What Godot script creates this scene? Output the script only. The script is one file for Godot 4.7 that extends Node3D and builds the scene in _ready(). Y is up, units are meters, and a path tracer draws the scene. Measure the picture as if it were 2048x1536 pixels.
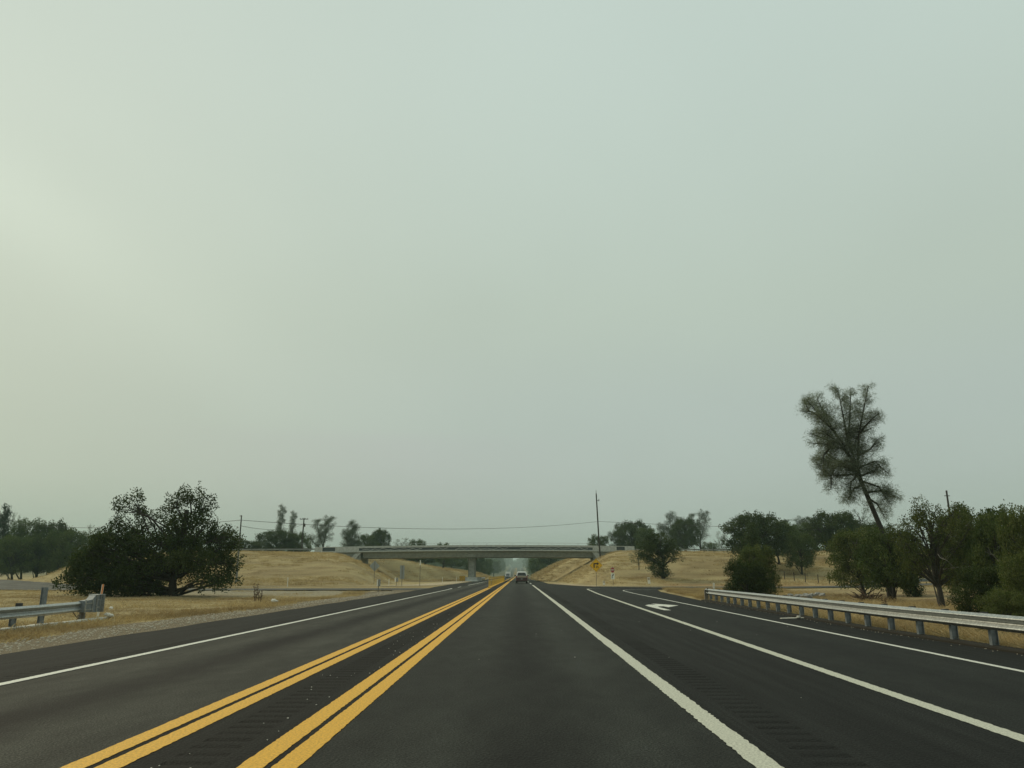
extends Node3D
# A two-lane highway under a smoky sky: overpass ahead, dry grass hills, oaks and grey pines.
# x is metres to the right, y up, the road runs along -z; D in the code is the distance ahead (-z).

var rng := RandomNumberGenerator.new()
var noise := FastNoiseLite.new()
var wide_noise := FastNoiseLite.new()
var used := {}
var M := {}

# ---------------------------------------------------------------- mesh building
class MB:
	var v := PackedVector3Array()
	var n := PackedVector3Array()
	var uv := PackedVector2Array()
	var uv2 := PackedVector2Array()
	var c := PackedColorArray()
	var idx := PackedInt32Array()
	var col := Color(1, 1, 1)
	func put(p: Vector3, nn: Vector3, t := Vector2.ZERO, t2 := Vector2.ZERO) -> int:
		v.append(p); n.append(nn); uv.append(t); uv2.append(t2); c.append(col)
		return v.size() - 1
	func tri_i(a: int, b: int, d: int) -> void:      # counter-clockwise seen from outside
		idx.append(a); idx.append(d); idx.append(b)
	func face(ps: Array) -> void:                    # convex, counter-clockwise from outside
		var nn: Vector3 = (ps[1] - ps[0]).cross(ps[2] - ps[0])
		if nn.length() < 1e-12 and ps.size() > 3:
			nn = (ps[2] - ps[0]).cross(ps[3] - ps[0])
		nn = nn.normalized()
		var s := v.size()
		for p in ps: put(p, nn)
		for i in range(1, ps.size() - 1): tri_i(s, s + i, s + i + 1)
	func face_out(ps: Array, center: Vector3) -> void:
		var m := Vector3.ZERO
		for p in ps: m += p
		m /= ps.size()
		var nn: Vector3 = (ps[1] - ps[0]).cross(ps[2] - ps[0])
		if nn.dot(m - center) < 0.0:
			ps = ps.duplicate(); ps.reverse()
		face(ps)
	func box(center: Vector3, size: Vector3, b := Basis.IDENTITY, ch := 0.0) -> void:
		var h := size * 0.5
		ch = minf(ch, minf(h.x, minf(h.y, h.z)) * 0.9)
		var corner := func(sx: float, sy: float, sz: float, ax: int) -> Vector3:
			var p := Vector3(sx * h.x, sy * h.y, sz * h.z)
			for k in 3:
				if k != ax: p[k] -= signf(p[k]) * ch
			return center + b * p
		for ax in 3:
			for s in [-1.0, 1.0]:
				var ps := []
				for q in [[-1.0, -1.0], [1.0, -1.0], [1.0, 1.0], [-1.0, 1.0]]:
					var g := [0.0, 0.0, 0.0]
					g[ax] = s; g[(ax + 1) % 3] = q[0]; g[(ax + 2) % 3] = q[1]
					ps.append(corner.call(g[0], g[1], g[2], ax))
				face_out(ps, center)
		if ch <= 0.0: return
		for ax in 3:
			var a1 := (ax + 1) % 3
			var a2 := (ax + 2) % 3
			for s1 in [-1.0, 1.0]:
				for s2 in [-1.0, 1.0]:
					var ps := []
					for q in [[-1.0, a1], [1.0, a1], [1.0, a2], [-1.0, a2]]:
						var g := [0.0, 0.0, 0.0]
						g[ax] = q[0]; g[a1] = s1; g[a2] = s2
						ps.append(corner.call(g[0], g[1], g[2], q[1]))
					face_out(ps, center)
		for sx in [-1.0, 1.0]:
			for sy in [-1.0, 1.0]:
				for sz in [-1.0, 1.0]:
					face_out([corner.call(sx, sy, sz, 0), corner.call(sx, sy, sz, 1), corner.call(sx, sy, sz, 2)], center)
	func tube(pts: Array, radii: Array, sides := 6, cap := true) -> void:
		var rings := []
		var side := Vector3.ZERO
		var run := 0.0
		for i in pts.size():
			var dir: Vector3 = (pts[mini(i + 1, pts.size() - 1)] - pts[maxi(i - 1, 0)]).normalized()
			if i == 0:
				side = dir.cross(Vector3.RIGHT if absf(dir.x) < 0.8 else Vector3.UP).normalized()
			else:
				side = (side - dir * side.dot(dir)).normalized()
				run += pts[i].distance_to(pts[i - 1])
			var up := dir.cross(side)
			var s := v.size()
			for k in sides + 1:
				var a := TAU * k / sides
				var nn := side * cos(a) + up * sin(a)
				put(pts[i] + nn * radii[i], nn, Vector2(float(k) / sides, run))
			rings.append(s)
		for i in pts.size() - 1:
			for k in sides:
				var a: int = rings[i] + k
				var b: int = rings[i + 1] + k
				tri_i(a, a + 1, b + 1); tri_i(a, b + 1, b)
		if cap:
			for e in [0, pts.size() - 1]:
				var ps := []
				for k in sides: ps.append(v[rings[e] + k])
				face_out(ps, pts[0] * 0.5 + pts[-1] * 0.5)
	# a flat polygon (counter-clockwise in x, y) pushed back along -z by depth, under a transform
	func prism(poly: PackedVector2Array, depth: float, t := Transform3D.IDENTITY) -> void:
		if Geometry2D.is_polygon_clockwise(poly): poly.reverse()
		var tr := Geometry2D.triangulate_polygon(poly)
		for side in 2:
			var nn := (t.basis * Vector3(0, 0, 1 if side == 0 else -1)).normalized()
			var s := v.size()
			for p in poly: put(t * Vector3(p.x, p.y, 0.0 if side == 0 else -depth), nn)
			for i in range(0, tr.size(), 3):
				var a: Vector2 = poly[tr[i]]
				var b: Vector2 = poly[tr[i + 1]]
				var d: Vector2 = poly[tr[i + 2]]
				if ((b - a).cross(d - a) > 0.0) == (side == 0): tri_i(s + tr[i], s + tr[i + 1], s + tr[i + 2])
				else: tri_i(s + tr[i], s + tr[i + 2], s + tr[i + 1])
		for i in poly.size():
			var a := poly[i]
			var b := poly[(i + 1) % poly.size()]
			face([t * Vector3(a.x, a.y, 0), t * Vector3(a.x, a.y, -depth), t * Vector3(b.x, b.y, -depth), t * Vector3(b.x, b.y, 0)])
	# a profile of (sideways, up) points drawn along a path; sideways is to the right of the way the path runs
	func sweep(profile: Array, path: Array, closed := false) -> void:
		var m := profile.size()
		var rows := []
		for i in path.size():
			var dir: Vector3 = path[mini(i + 1, path.size() - 1)] - path[maxi(i - 1, 0)]
			dir.y = 0.0
			dir = dir.normalized()
			var right := Vector3(-dir.z, 0, dir.x)
			var row := []
			for p in profile: row.append(path[i] + right * p.x + Vector3.UP * p.y)
			rows.append(row)
		for i in path.size() - 1:
			for k in (m if closed else m - 1):
				var k2 := (k + 1) % m
				face([rows[i][k], rows[i][k2], rows[i + 1][k2], rows[i + 1][k]])
		if closed:
			var mid: Vector3 = (path[0] + path[-1]) * 0.5
			face_out(rows[0], mid); face_out(rows[-1], mid)
	func mesh(mat: Material = null) -> ArrayMesh:
		var a := []
		a.resize(Mesh.ARRAY_MAX)
		a[Mesh.ARRAY_VERTEX] = v; a[Mesh.ARRAY_NORMAL] = n; a[Mesh.ARRAY_TEX_UV] = uv; a[Mesh.ARRAY_TEX_UV2] = uv2; a[Mesh.ARRAY_COLOR] = c; a[Mesh.ARRAY_INDEX] = idx
		var out := ArrayMesh.new()
		out.add_surface_from_arrays(Mesh.PRIMITIVE_TRIANGLES, a)
		if mat: out.surface_set_material(0, mat)
		return out

func V(x: float, h: float, D: float) -> Vector3:
	return Vector3(x, h, -D)

# ---------------------------------------------------------------- naming
func numbered(called: String) -> String:
	if not used.has(called):
		used[called] = 0
		return called
	used[called] += 1
	return "%s_%03d" % [called, used[called]]

func tag(o: Node, label: String, category := "", group := "", kind := "") -> Node:
	if label: o.set_meta("label", label)
	if category: o.set_meta("category", category)
	if group: o.set_meta("group", group)
	if kind: o.set_meta("kind", kind)
	return o

func thing(called: String, at: Vector3, label: String, category: String, group := "") -> Node3D:
	var o := Node3D.new()
	o.name = numbered(called)
	o.position = at
	add_child(o, true)
	tag(o, label, category, group)
	return o

func part(called: String, mesh: Mesh, mat: Material, parent: Node3D, label := "") -> MeshInstance3D:
	var o := MeshInstance3D.new()
	o.mesh = mesh
	if mat: o.material_override = mat
	var k := 0
	var nm := called
	while parent.has_node(nm):
		k += 1
		nm = "%s_%03d" % [called, k]
	o.name = nm
	parent.add_child(o, true)
	if label: o.set_meta("label", label)
	return o

func whole(called: String, mesh: Mesh, mat: Material, at: Vector3, label: String, category: String, group := "") -> MeshInstance3D:
	var o := MeshInstance3D.new()
	o.mesh = mesh
	if mat: o.material_override = mat
	o.name = numbered(called)
	o.position = at
	add_child(o, true)
	tag(o, label, category, group)
	return o

func setting(called: String, mesh: Mesh, mat: Material, label: String) -> MeshInstance3D:
	var o := whole(called, mesh, mat, Vector3.ZERO, label, "")
	o.set_meta("kind", "structure")
	return o

func copy_of(src: Node3D, called: String, at: Vector3, label: String, category: String, group := "") -> Node3D:
	var o: Node3D = src.duplicate()
	o.name = numbered(called)
	add_child(o, true)
	o.position = at
	tag(o, label, category, group)
	return o

# ---------------------------------------------------------------- materials
func lin(r: float, g: float, b: float) -> Color:
	return Color(r, g, b).linear_to_srgb()

func grain(size: int, freq: float, octaves: int, lo: float, hi: float, seed_: int, speck := 0.0) -> ImageTexture:
	var f := FastNoiseLite.new()
	f.seed = seed_; f.frequency = freq; f.fractal_octaves = octaves; f.noise_type = FastNoiseLite.TYPE_SIMPLEX_SMOOTH
	var src := f.get_seamless_image(size, size).get_data()
	var r := RandomNumberGenerator.new()
	r.seed = seed_
	var out := PackedByteArray()
	out.resize(size * size * 3)
	for i in size * size:
		var t := lo + (hi - lo) * src[i] / 255.0
		if speck > 0.0: t += (r.randf() - 0.5) * speck
		var b := int(clampf(t, 0.0, 1.0) * 255.0)
		out[i * 3] = b; out[i * 3 + 1] = b; out[i * 3 + 2] = b
	return ImageTexture.create_from_image(Image.create_from_data(size, size, false, Image.FORMAT_RGB8, out))

func mat(col: Color, rough := 0.8, metal := 0.0, tex: Texture2D = null, scale := 1.0) -> StandardMaterial3D:
	var m := StandardMaterial3D.new()
	m.albedo_color = col; m.roughness = rough; m.metallic = metal
	if tex:
		m.albedo_texture = tex
		m.uv1_triplanar = true; m.uv1_world_triplanar = true
		m.uv1_scale = Vector3.ONE * scale
	return m

# worn lane: streaks along the lane (u across, v along), darker where oil drips, paler where tyres polish
func lane_wear(seed_: int, oil: float, polish: float) -> ImageTexture:
	var w := 128
	var h := 1024
	var f := FastNoiseLite.new()
	f.seed = seed_; f.frequency = 0.02; f.fractal_octaves = 4
	var r := RandomNumberGenerator.new()
	r.seed = seed_
	var out := PackedByteArray()
	out.resize(w * h * 3)
	for j in h:
		var ang := TAU * j / h
		for i in w:
			var u := (i + 0.5) / w
			var wob := f.get_noise_3d(cos(ang) * 60.0, sin(ang) * 60.0, u * 30.0)
			var fine := f.get_noise_3d(cos(ang) * 300.0, sin(ang) * 300.0, u * 400.0)
			var drip := exp(-pow((u - 0.5 + wob * 0.05) / 0.11, 2.0))
			var track := exp(-pow((u - 0.24 + wob * 0.03) / 0.1, 2.0)) + exp(-pow((u - 0.76 + wob * 0.03) / 0.1, 2.0))
			var t := 0.80 - oil * drip * (1.0 + wob * 0.9) + polish * track * (1.0 + wob) + fine * 0.16 + wob * 0.07 + (r.randf() - 0.5) * 0.10
			var k := (j * w + i) * 3
			out[k] = int(clampf(t, 0, 1) * 255); out[k + 1] = int(clampf(t * 0.99, 0, 1) * 255); out[k + 2] = int(clampf(t * 0.96, 0, 1) * 255)
	return ImageTexture.create_from_image(Image.create_from_data(w, h, false, Image.FORMAT_RGB8, out))

func stripes(a: Color, b: Color) -> ImageTexture:
	var im := Image.create(64, 64, false, Image.FORMAT_RGB8)
	for y in 64:
		for x in 64:
			var k := (x + y) % 16 if x < 32 else (x - y + 64) % 16
			im.set_pixel(x, y, a if k < 8 else b)
	return ImageTexture.create_from_image(im)

func make_materials() -> void:
	var asph := grain(1024, 0.10, 3, 0.25, 1.0, 11, 0.62)
	var asph_h := grain(512, 0.12, 2, 0.0, 1.0, 12, 0.35)
	var broad := grain(512, 0.012, 4, 0.55, 1.0, 13, 0.10)
	var soil := grain(512, 0.02, 5, 0.66, 1.0, 14, 0.30)
	var conc := grain(512, 0.012, 5, 0.80, 1.0, 15, 0.06)
	var tone := func(key: String, r: float, g: float, b: float, rough: float, wear: Texture2D) -> void:
		var m := mat(lin(r, g, b), rough)
		m.albedo_texture = asph
		m.heightmap_enabled = true; m.heightmap_texture = asph_h; m.heightmap_scale = 0.8
		m.metallic_specular = 0.29
		if wear:
			m.detail_enabled = true; m.detail_albedo = wear; m.detail_uv_layer = BaseMaterial3D.DETAIL_UV_2
			m.detail_blend_mode = BaseMaterial3D.BLEND_MODE_MUL
			m.uv2_scale = Vector3.ONE
		M[key] = m
	tone.call("lane", 0.072, 0.082, 0.075, 0.85, lane_wear(21, 0.20, 0.12))
	tone.call("lane_far", 0.125, 0.131, 0.115, 0.85, lane_wear(22, 0.42, 0.09))
	tone.call("turn_lane", 0.048, 0.055, 0.051, 0.85, lane_wear(23, 0.10, 0.04))
	tone.call("shoulder", 0.044, 0.049, 0.045, 0.9, broad)
	tone.call("buffer", 0.037, 0.038, 0.033, 0.9, broad)
	tone.call("ramp", 0.36, 0.36, 0.325, 0.88, broad)
	tone.call("dike", 0.14, 0.12, 0.09, 0.95, broad)
	var worn := grain(1024, 0.05, 4, 0.72, 1.0, 16, 0.30)
	for q in [["yellow", 0.88, 0.47, 0.02], ["white", 0.80, 0.81, 0.74], ["worn_white", 0.66, 0.66, 0.55]]:
		var m := mat(lin(q[1], q[2], q[3]), 0.7, 0.0, worn, 0.55)
		m.heightmap_enabled = true; m.heightmap_texture = asph_h; m.heightmap_scale = 0.25
		M[q[0]] = m
	var g := mat(Color.WHITE, 0.95, 0.0, soil, 0.31)
	g.vertex_color_use_as_albedo = true
	g.heightmap_enabled = true; g.heightmap_texture = soil; g.heightmap_scale = 6.0
	g.metallic_specular = 0.2
	M.ground = g
	var gv := mat(lin(0.46, 0.385, 0.27), 0.95, 0.0, grain(1024, 0.16, 3, 0.35, 1.0, 17, 0.55), 0.45)
	gv.heightmap_enabled = true; gv.heightmap_texture = asph_h; gv.heightmap_scale = 2.5
	gv.metallic_specular = 0.2
	M.gravel = gv
	var pg := mat(lin(0.60, 0.50, 0.34), 0.95, 0.0, soil, 0.5)
	pg.metallic_specular = 0.2
	M.pale_gravel = pg
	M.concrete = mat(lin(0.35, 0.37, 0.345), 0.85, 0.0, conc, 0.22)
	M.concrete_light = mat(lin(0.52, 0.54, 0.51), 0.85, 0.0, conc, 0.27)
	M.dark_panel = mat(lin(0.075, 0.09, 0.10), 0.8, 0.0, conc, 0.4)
	M.ridge = mat(lin(0.55, 0.57, 0.55), 0.8, 0.0, conc, 0.5)
	M.galv = mat(lin(0.60, 0.62, 0.60), 0.40, 0.75, grain(512, 0.03, 4, 0.6, 1.0, 18, 0.16), 0.8)
	M.post_steel = mat(lin(0.23, 0.26, 0.28), 0.6, 0.35, conc, 1.3)
	M.dark_block = mat(lin(0.03, 0.03, 0.03), 0.8)
	M.rust_post = mat(lin(0.20, 0.18, 0.15), 0.8, 0.2, conc, 2.0)
	M.sign_back = mat(lin(0.36, 0.38, 0.37), 0.55, 0.4, conc, 1.1)
	M.sign_yellow = mat(lin(0.85, 0.46, 0.012), 0.55)
	M.sign_red = mat(lin(0.26, 0.018, 0.02), 0.55)
	M.sign_white = mat(lin(0.62, 0.66, 0.62), 0.6)
	M.black = mat(lin(0.012, 0.012, 0.012), 0.6)
	M.marker_white = mat(lin(0.72, 0.70, 0.62), 0.7)
	M.marker_orange = mat(lin(0.62, 0.20, 0.04), 0.7)
	M.channel_yellow = mat(lin(0.72, 0.45, 0.03), 0.6)
	M.channel_band = mat(lin(0.40, 0.24, 0.03), 0.4)
	M.wood_pole = mat(lin(0.045, 0.034, 0.027), 0.9, 0.0, conc, 1.2)
	M.grey_pole = mat(lin(0.22, 0.22, 0.20), 0.8, 0.0, conc, 1.2)
	M.wire = mat(lin(0.03, 0.03, 0.03), 0.7)
	M.pebble = mat(lin(0.42, 0.37, 0.29), 0.9)
	M.rock = mat(lin(0.36, 0.36, 0.35), 0.9, 0.0, conc, 1.0)
	M.litter = mat(lin(0.72, 0.70, 0.62), 0.8, 0.0, conc, 3.0)
	M.dead_wood = mat(lin(0.11, 0.065, 0.042), 0.95, 0.0, conc, 2.0)
	var bark := grain(256, 0.05, 4, 0.4, 1.0, 19, 0.2)
	M.bark = mat(lin(0.075, 0.062, 0.05), 0.95, 0.0, bark, 1.1)
	M.bark_pale = mat(lin(0.11, 0.098, 0.083), 0.95, 0.0, bark, 1.1)
	var leaf := StandardMaterial3D.new()
	leaf.vertex_color_use_as_albedo = true; leaf.roughness = 0.65; leaf.metallic_specular = 0.25
	leaf.cull_mode = BaseMaterial3D.CULL_DISABLED
	leaf.backlight_enabled = true; leaf.backlight = Color(0.62, 0.75, 0.32)
	M.leaf = leaf
	var blade: StandardMaterial3D = leaf.duplicate()
	blade.roughness = 0.8; blade.backlight = Color(0.6, 0.55, 0.4)
	M.blade = blade
	var needle: StandardMaterial3D = leaf.duplicate()
	needle.backlight = Color(0.85, 0.9, 0.7)
	M.needle = needle
	M.chevron = mat(Color.WHITE, 0.6)
	M.chevron.albedo_texture = stripes(lin(0.7, 0.40, 0.02), lin(0.012, 0.012, 0.012))
	M.car_white = mat(lin(0.74, 0.74, 0.70), 0.3); M.car_white.clearcoat_enabled = true
	M.car_red = mat(lin(0.05, 0.006, 0.010), 0.4)
	M.car_tan = mat(lin(0.33, 0.27, 0.19), 0.35); M.car_tan.clearcoat_enabled = true
	M.car_blue = mat(lin(0.03, 0.04, 0.075), 0.3); M.car_blue.clearcoat_enabled = true
	M.glass = mat(lin(0.012, 0.013, 0.013), 0.08)
	M.tyre = mat(lin(0.015, 0.015, 0.015), 0.9)
	M.rim = mat(lin(0.4, 0.4, 0.4), 0.4, 0.8)
	M.tail_light = mat(lin(0.30, 0.012, 0.012), 0.25)
	M.head_light = mat(lin(0.75, 0.75, 0.72), 0.15)
	M.chrome = mat(lin(0.6, 0.6, 0.58), 0.25, 0.9)

# ---------------------------------------------------------------- the lie of the land
func ss(x: float, a: float, b: float) -> float:
	return smoothstep(a, b, x)

func smin(a: float, b: float, k: float) -> float:
	var h := clampf(0.5 + 0.5 * (b - a) / k, 0.0, 1.0)
	return lerpf(b, a, h) - k * h * (1.0 - h)

func road_h(D: float) -> float:                      # the highway climbs a hill far ahead
	return 9.2 * ss(D, 430, 960)

func right_edge(D: float) -> float:                  # edge of the asphalt on the right
	var t := [[-40.0, 9.4], [22.0, 9.4], [46.5, 10.5], [70.0, 12.3], [82.0, 14.0], [90.0, 17.0], [97.0, 13.0], [104.0, 8.6], [126.0, 5.6], [160.0, 4.9], [3000.0, 4.9]]
	for i in t.size() - 1:
		if D <= t[i + 1][0]: return lerpf(t[i][1], t[i + 1][1], clampf((D - t[i][0]) / (t[i + 1][0] - t[i][0]), 0, 1))
	return 4.9

var ramp_left := [Vector3(-8.5, 0.0, 84), Vector3(-20, 0.0, 83), Vector3(-34, 0.0, 82), Vector3(-50, 0.02, 86), Vector3(-72, 0.25, 104), Vector3(-100, 0.6, 131), Vector3(-140, 0.85, 158), Vector3(-230, 1.2, 190)]
var ramp_left_half := [5.0, 4.8, 5.0, 7.0, 11.5, 13.0, 11.0, 9.0]
var ramp_right := [Vector3(9.0, 0.0, 90), Vector3(24, 0.02, 91.5), Vector3(38, 0.12, 94), Vector3(55, 0.45, 98), Vector3(80, 0.9, 108), Vector3(140, 1.4, 150)]
var ramp_right_half := [4.0, 4.0, 4.0, 4.0, 4.0, 4.0]

func near_path(path: Array, half: Array, X: float, D: float) -> Vector3:     # (distance to the path, its height there, its half width)
	var best := Vector3(1e9, 0, 0)
	var p := Vector2(X, D)
	for i in path.size() - 1:
		var a := Vector2(path[i].x, path[i].z)
		var b := Vector2(path[i + 1].x, path[i + 1].z)
		var t := clampf((p - a).dot(b - a) / (b - a).length_squared(), 0, 1)
		var d := p.distance_to(a.lerp(b, t))
		if d < best.x: best = Vector3(d, lerpf(path[i].y, path[i + 1].y, t), lerpf(half[i], half[i + 1], t))
	return best

func land(X: float, D: float) -> float:
	var b := road_h(D)
	var toe := lerpf(-21.0, -27.5, clampf((D - 138.0) / 32.0, 0.0, 1.0))
	toe = lerpf(toe, -10.5, ss(D, 190, 214))
	var top := 5.8 * ss(D, 92, 162) * (1.0 - ss(D, 265, 345))
	var left := smin(0.53 * (toe - X), top, 1.0)
	if D > 190.0: left = smin(left, lerpf(left, 2.0 + 0.14 * (-14.5 - X), ss(D, 192, 214)), 0.8)
	left *= 1.0 - ss(-X, 66, 92)
	var toe_r := lerpf(8.2, 3.8, ss(D, 188, 204))
	toe_r = lerpf(13.0, toe_r, ss(D, 104, 135))
	var top_r := 5.95 * ss(D, 100, 160) * (1.0 - ss(D, 280, 360))
	var right := smin(0.55 * (X - toe_r), top_r, 1.2) * (1.0 - 0.5 * ss(X, 90, 140))
	var h := b + maxf(0.0, left) + maxf(0.0, right)
	h += 9.0 * ss(absf(X), 120, 420) * ss(D, 250, 600) + 6.0 * ss(D, 900, 1150)
	var off := maxf(-9.6 - X, X - right_edge(D))
	var rough := ss(off, 1.5, 7.0)
	h += rough * (noise.get_noise_2d(X * 2.4, D * 2.4) * 0.16 + wide_noise.get_noise_2d(X, D) * 0.34 * ss(off, 4.0, 25.0))
	if X > 0.0 and D < 75.0: h -= 0.28 * ss(off, 0.6, 2.4) * (1.0 - 0.5 * ss(off, 5.0, 10.0)) * (1.0 - ss(D, 52, 75))
	if D > 60.0 and D < 310.0:
		for q in [[ramp_left, ramp_left_half], [ramp_right, ramp_right_half]]:
			var near := near_path(q[0], q[1], X, D)
			if near.x < near.z + 7.0 and off > -3.0: h = lerpf(near.y - 0.1, h, ss(near.x, near.z + 0.7, near.z + 7.0))
	h = lerpf(b - 0.1, h, ss(off, -0.05, 0.9)) if off < 0.9 else h
	return h

func lines_of(parts: Array) -> Array:                # [[from, to, step], ...] -> sorted values
	var out := []
	for q in parts:
		var x: float = q[0]
		while x < q[1] - 1e-4:
			out.append(x)
			x += q[2]
	out.append(parts[-1][1])
	return out

func build_ground() -> void:
	var xs := lines_of([[-900, -300, 100], [-300, -120, 20], [-120, -64, 4], [-64, -15, 1.4], [-15, -9, 0.5], [-9, 4.5, 4.5], [4.5, 15, 0.5], [15, 60, 1.5], [60, 120, 5], [120, 300, 20], [300, 900, 100]])
	var ds := lines_of([[-40, 4, 4], [4, 60, 1.2], [60, 215, 2.0], [215, 360, 6], [360, 700, 20], [700, 1160, 40], [1160, 1900, 120]])
	var m := MB.new()
	var w := xs.size()
	for D in ds:
		for X in xs:
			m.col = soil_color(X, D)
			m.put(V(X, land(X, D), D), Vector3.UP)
	for j in ds.size():
		for i in w:
			var a: Vector3 = m.v[j * w + maxi(i - 1, 0)]
			var b: Vector3 = m.v[j * w + mini(i + 1, w - 1)]
			var c: Vector3 = m.v[maxi(j - 1, 0) * w + i]
			var d: Vector3 = m.v[mini(j + 1, ds.size() - 1) * w + i]
			m.n[j * w + i] = (b - a).cross(d - c).normalized()
	for j in ds.size() - 1:
		for i in w - 1:
			var a := j * w + i
			m.tri_i(a, a + 1, a + w + 1); m.tri_i(a, a + w + 1, a + w)
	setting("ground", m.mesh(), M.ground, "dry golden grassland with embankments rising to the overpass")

# what the soil and its thatch of dead grass are made of, by place (linear)
func soil_color(X: float, D: float) -> Color:
	var straw := Color(0.56, 0.455, 0.24)
	var brown := Color(0.33, 0.245, 0.125)
	var dirt := Color(0.43, 0.385, 0.285)
	var streak := wide_noise.get_noise_2d(X * 1.1 + 40.0, D * 4.5) * 0.5 + noise.get_noise_2d(X * 1.3, D * 6.0) * 0.45
	var c := straw.lerp(brown, clampf(0.30 + streak * 1.7, 0.0, 0.95))
	if X < -11.0 and D > 88.0 and D < 122.0 and X > -60.0: c = c.lerp(brown, 0.45 * (1.0 - ss(D, 104, 122)))
	if X > 11.0 and D > 20.0 and D < 86.0: c = c.lerp(Color(0.30, 0.205, 0.12), 0.5 * ss(X, 14, 20) * (1.0 - ss(D, 74, 88)) * clampf(0.9 + streak, 0.0, 1.0))
	if X > 18.0 and D > 94.0 and D < 112.0: c = c.lerp(Color(0.36, 0.18, 0.09), 0.55 * (1.0 - ss(D, 100, 112)))
	if X < -10.0 and X > -34.0 and D > 52.0 and D < 92.0: c = c.lerp(dirt, 0.9 * ss(D, 50, 62) * clampf(1.0 + streak * 0.9, 0.0, 1.0))
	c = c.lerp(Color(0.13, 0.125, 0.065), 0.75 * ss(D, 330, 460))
	return c * randf_like(X, D)

func randf_like(X: float, D: float) -> float:
	return 0.92 + 0.16 * absf(fmod(sin(X * 12.9898 + D * 78.233) * 43758.5453, 1.0))

# ---------------------------------------------------------------- the highway
func sheet(m: MB, left: Callable, right: Callable, D0: float, D1: float, step: float, y: float, grow := 1.0, across := 1) -> void:
	var Ds := [D0]
	var s := step
	while Ds[-1] < D1:
		Ds.append(minf(D1, Ds[-1] + s))
		s = minf(s * grow, 30.0)
	var first := m.v.size()
	for D in Ds:
		var a: float = left.call(D)
		var b: float = right.call(D)
		for k in across + 1:
			var x := lerpf(a, b, float(k) / across)
			m.put(V(x, road_h(D) + y, D), Vector3.UP, Vector2(x, D) / 2.56, Vector2(float(k) / across, D / 46.0))
	for j in Ds.size() - 1:
		for k in across:
			var i := first + j * (across + 1) + k
			m.tri_i(i, i + 1, i + across + 2); m.tri_i(i, i + across + 2, i + across + 1)

func at_x(x: float) -> Callable:
	return func(_D: float) -> float: return x

# ground-in rumble strip: a band whose surface dips in a groove every 0.3 m
func rumble(m: MB, x0: float, x1: float, D0: float, D1: float) -> void:
	var cols := [x0, x0 + 0.012, x1 - 0.012, x1]
	var step := 0.05
	var rows := int((D1 - D0) / step)
	var first := m.v.size()
	var r := RandomNumberGenerator.new()
	r.seed = int(x0 * 100.0) + 977
	var deep := 1.0
	for j in rows + 1:
		var D := D0 + j * step
		var ph := fmod(D - D0, 0.3) / 0.3
		if j % 6 == 0: deep = r.randf_range(0.7, 1.15)
		var dip := 0.013 * deep * maxf(0.0, sin(ph * TAU))
		for k in 4:
			var y := -dip if k == 1 or k == 2 else 0.0
			m.put(V(cols[k], y, D), Vector3.UP, Vector2(cols[k], D) / 2.56, Vector2(0.5, D / 46.0))
	for j in rows:
		for k in 3:
			var i := first + j * 4 + k
			m.tri_i(i, i + 1, i + 5); m.tri_i(i, i + 5, i + 4)
	for j in rows + 1:
		for k in 4:
			var i := first + j * 4 + k
			var a := m.v[i - 4] if j > 0 else m.v[i]
			var b := m.v[i + 4] if j < rows else m.v[i]
			var along := b - a
			m.n[i] = Vector3.RIGHT.cross(along).normalized()

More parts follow.
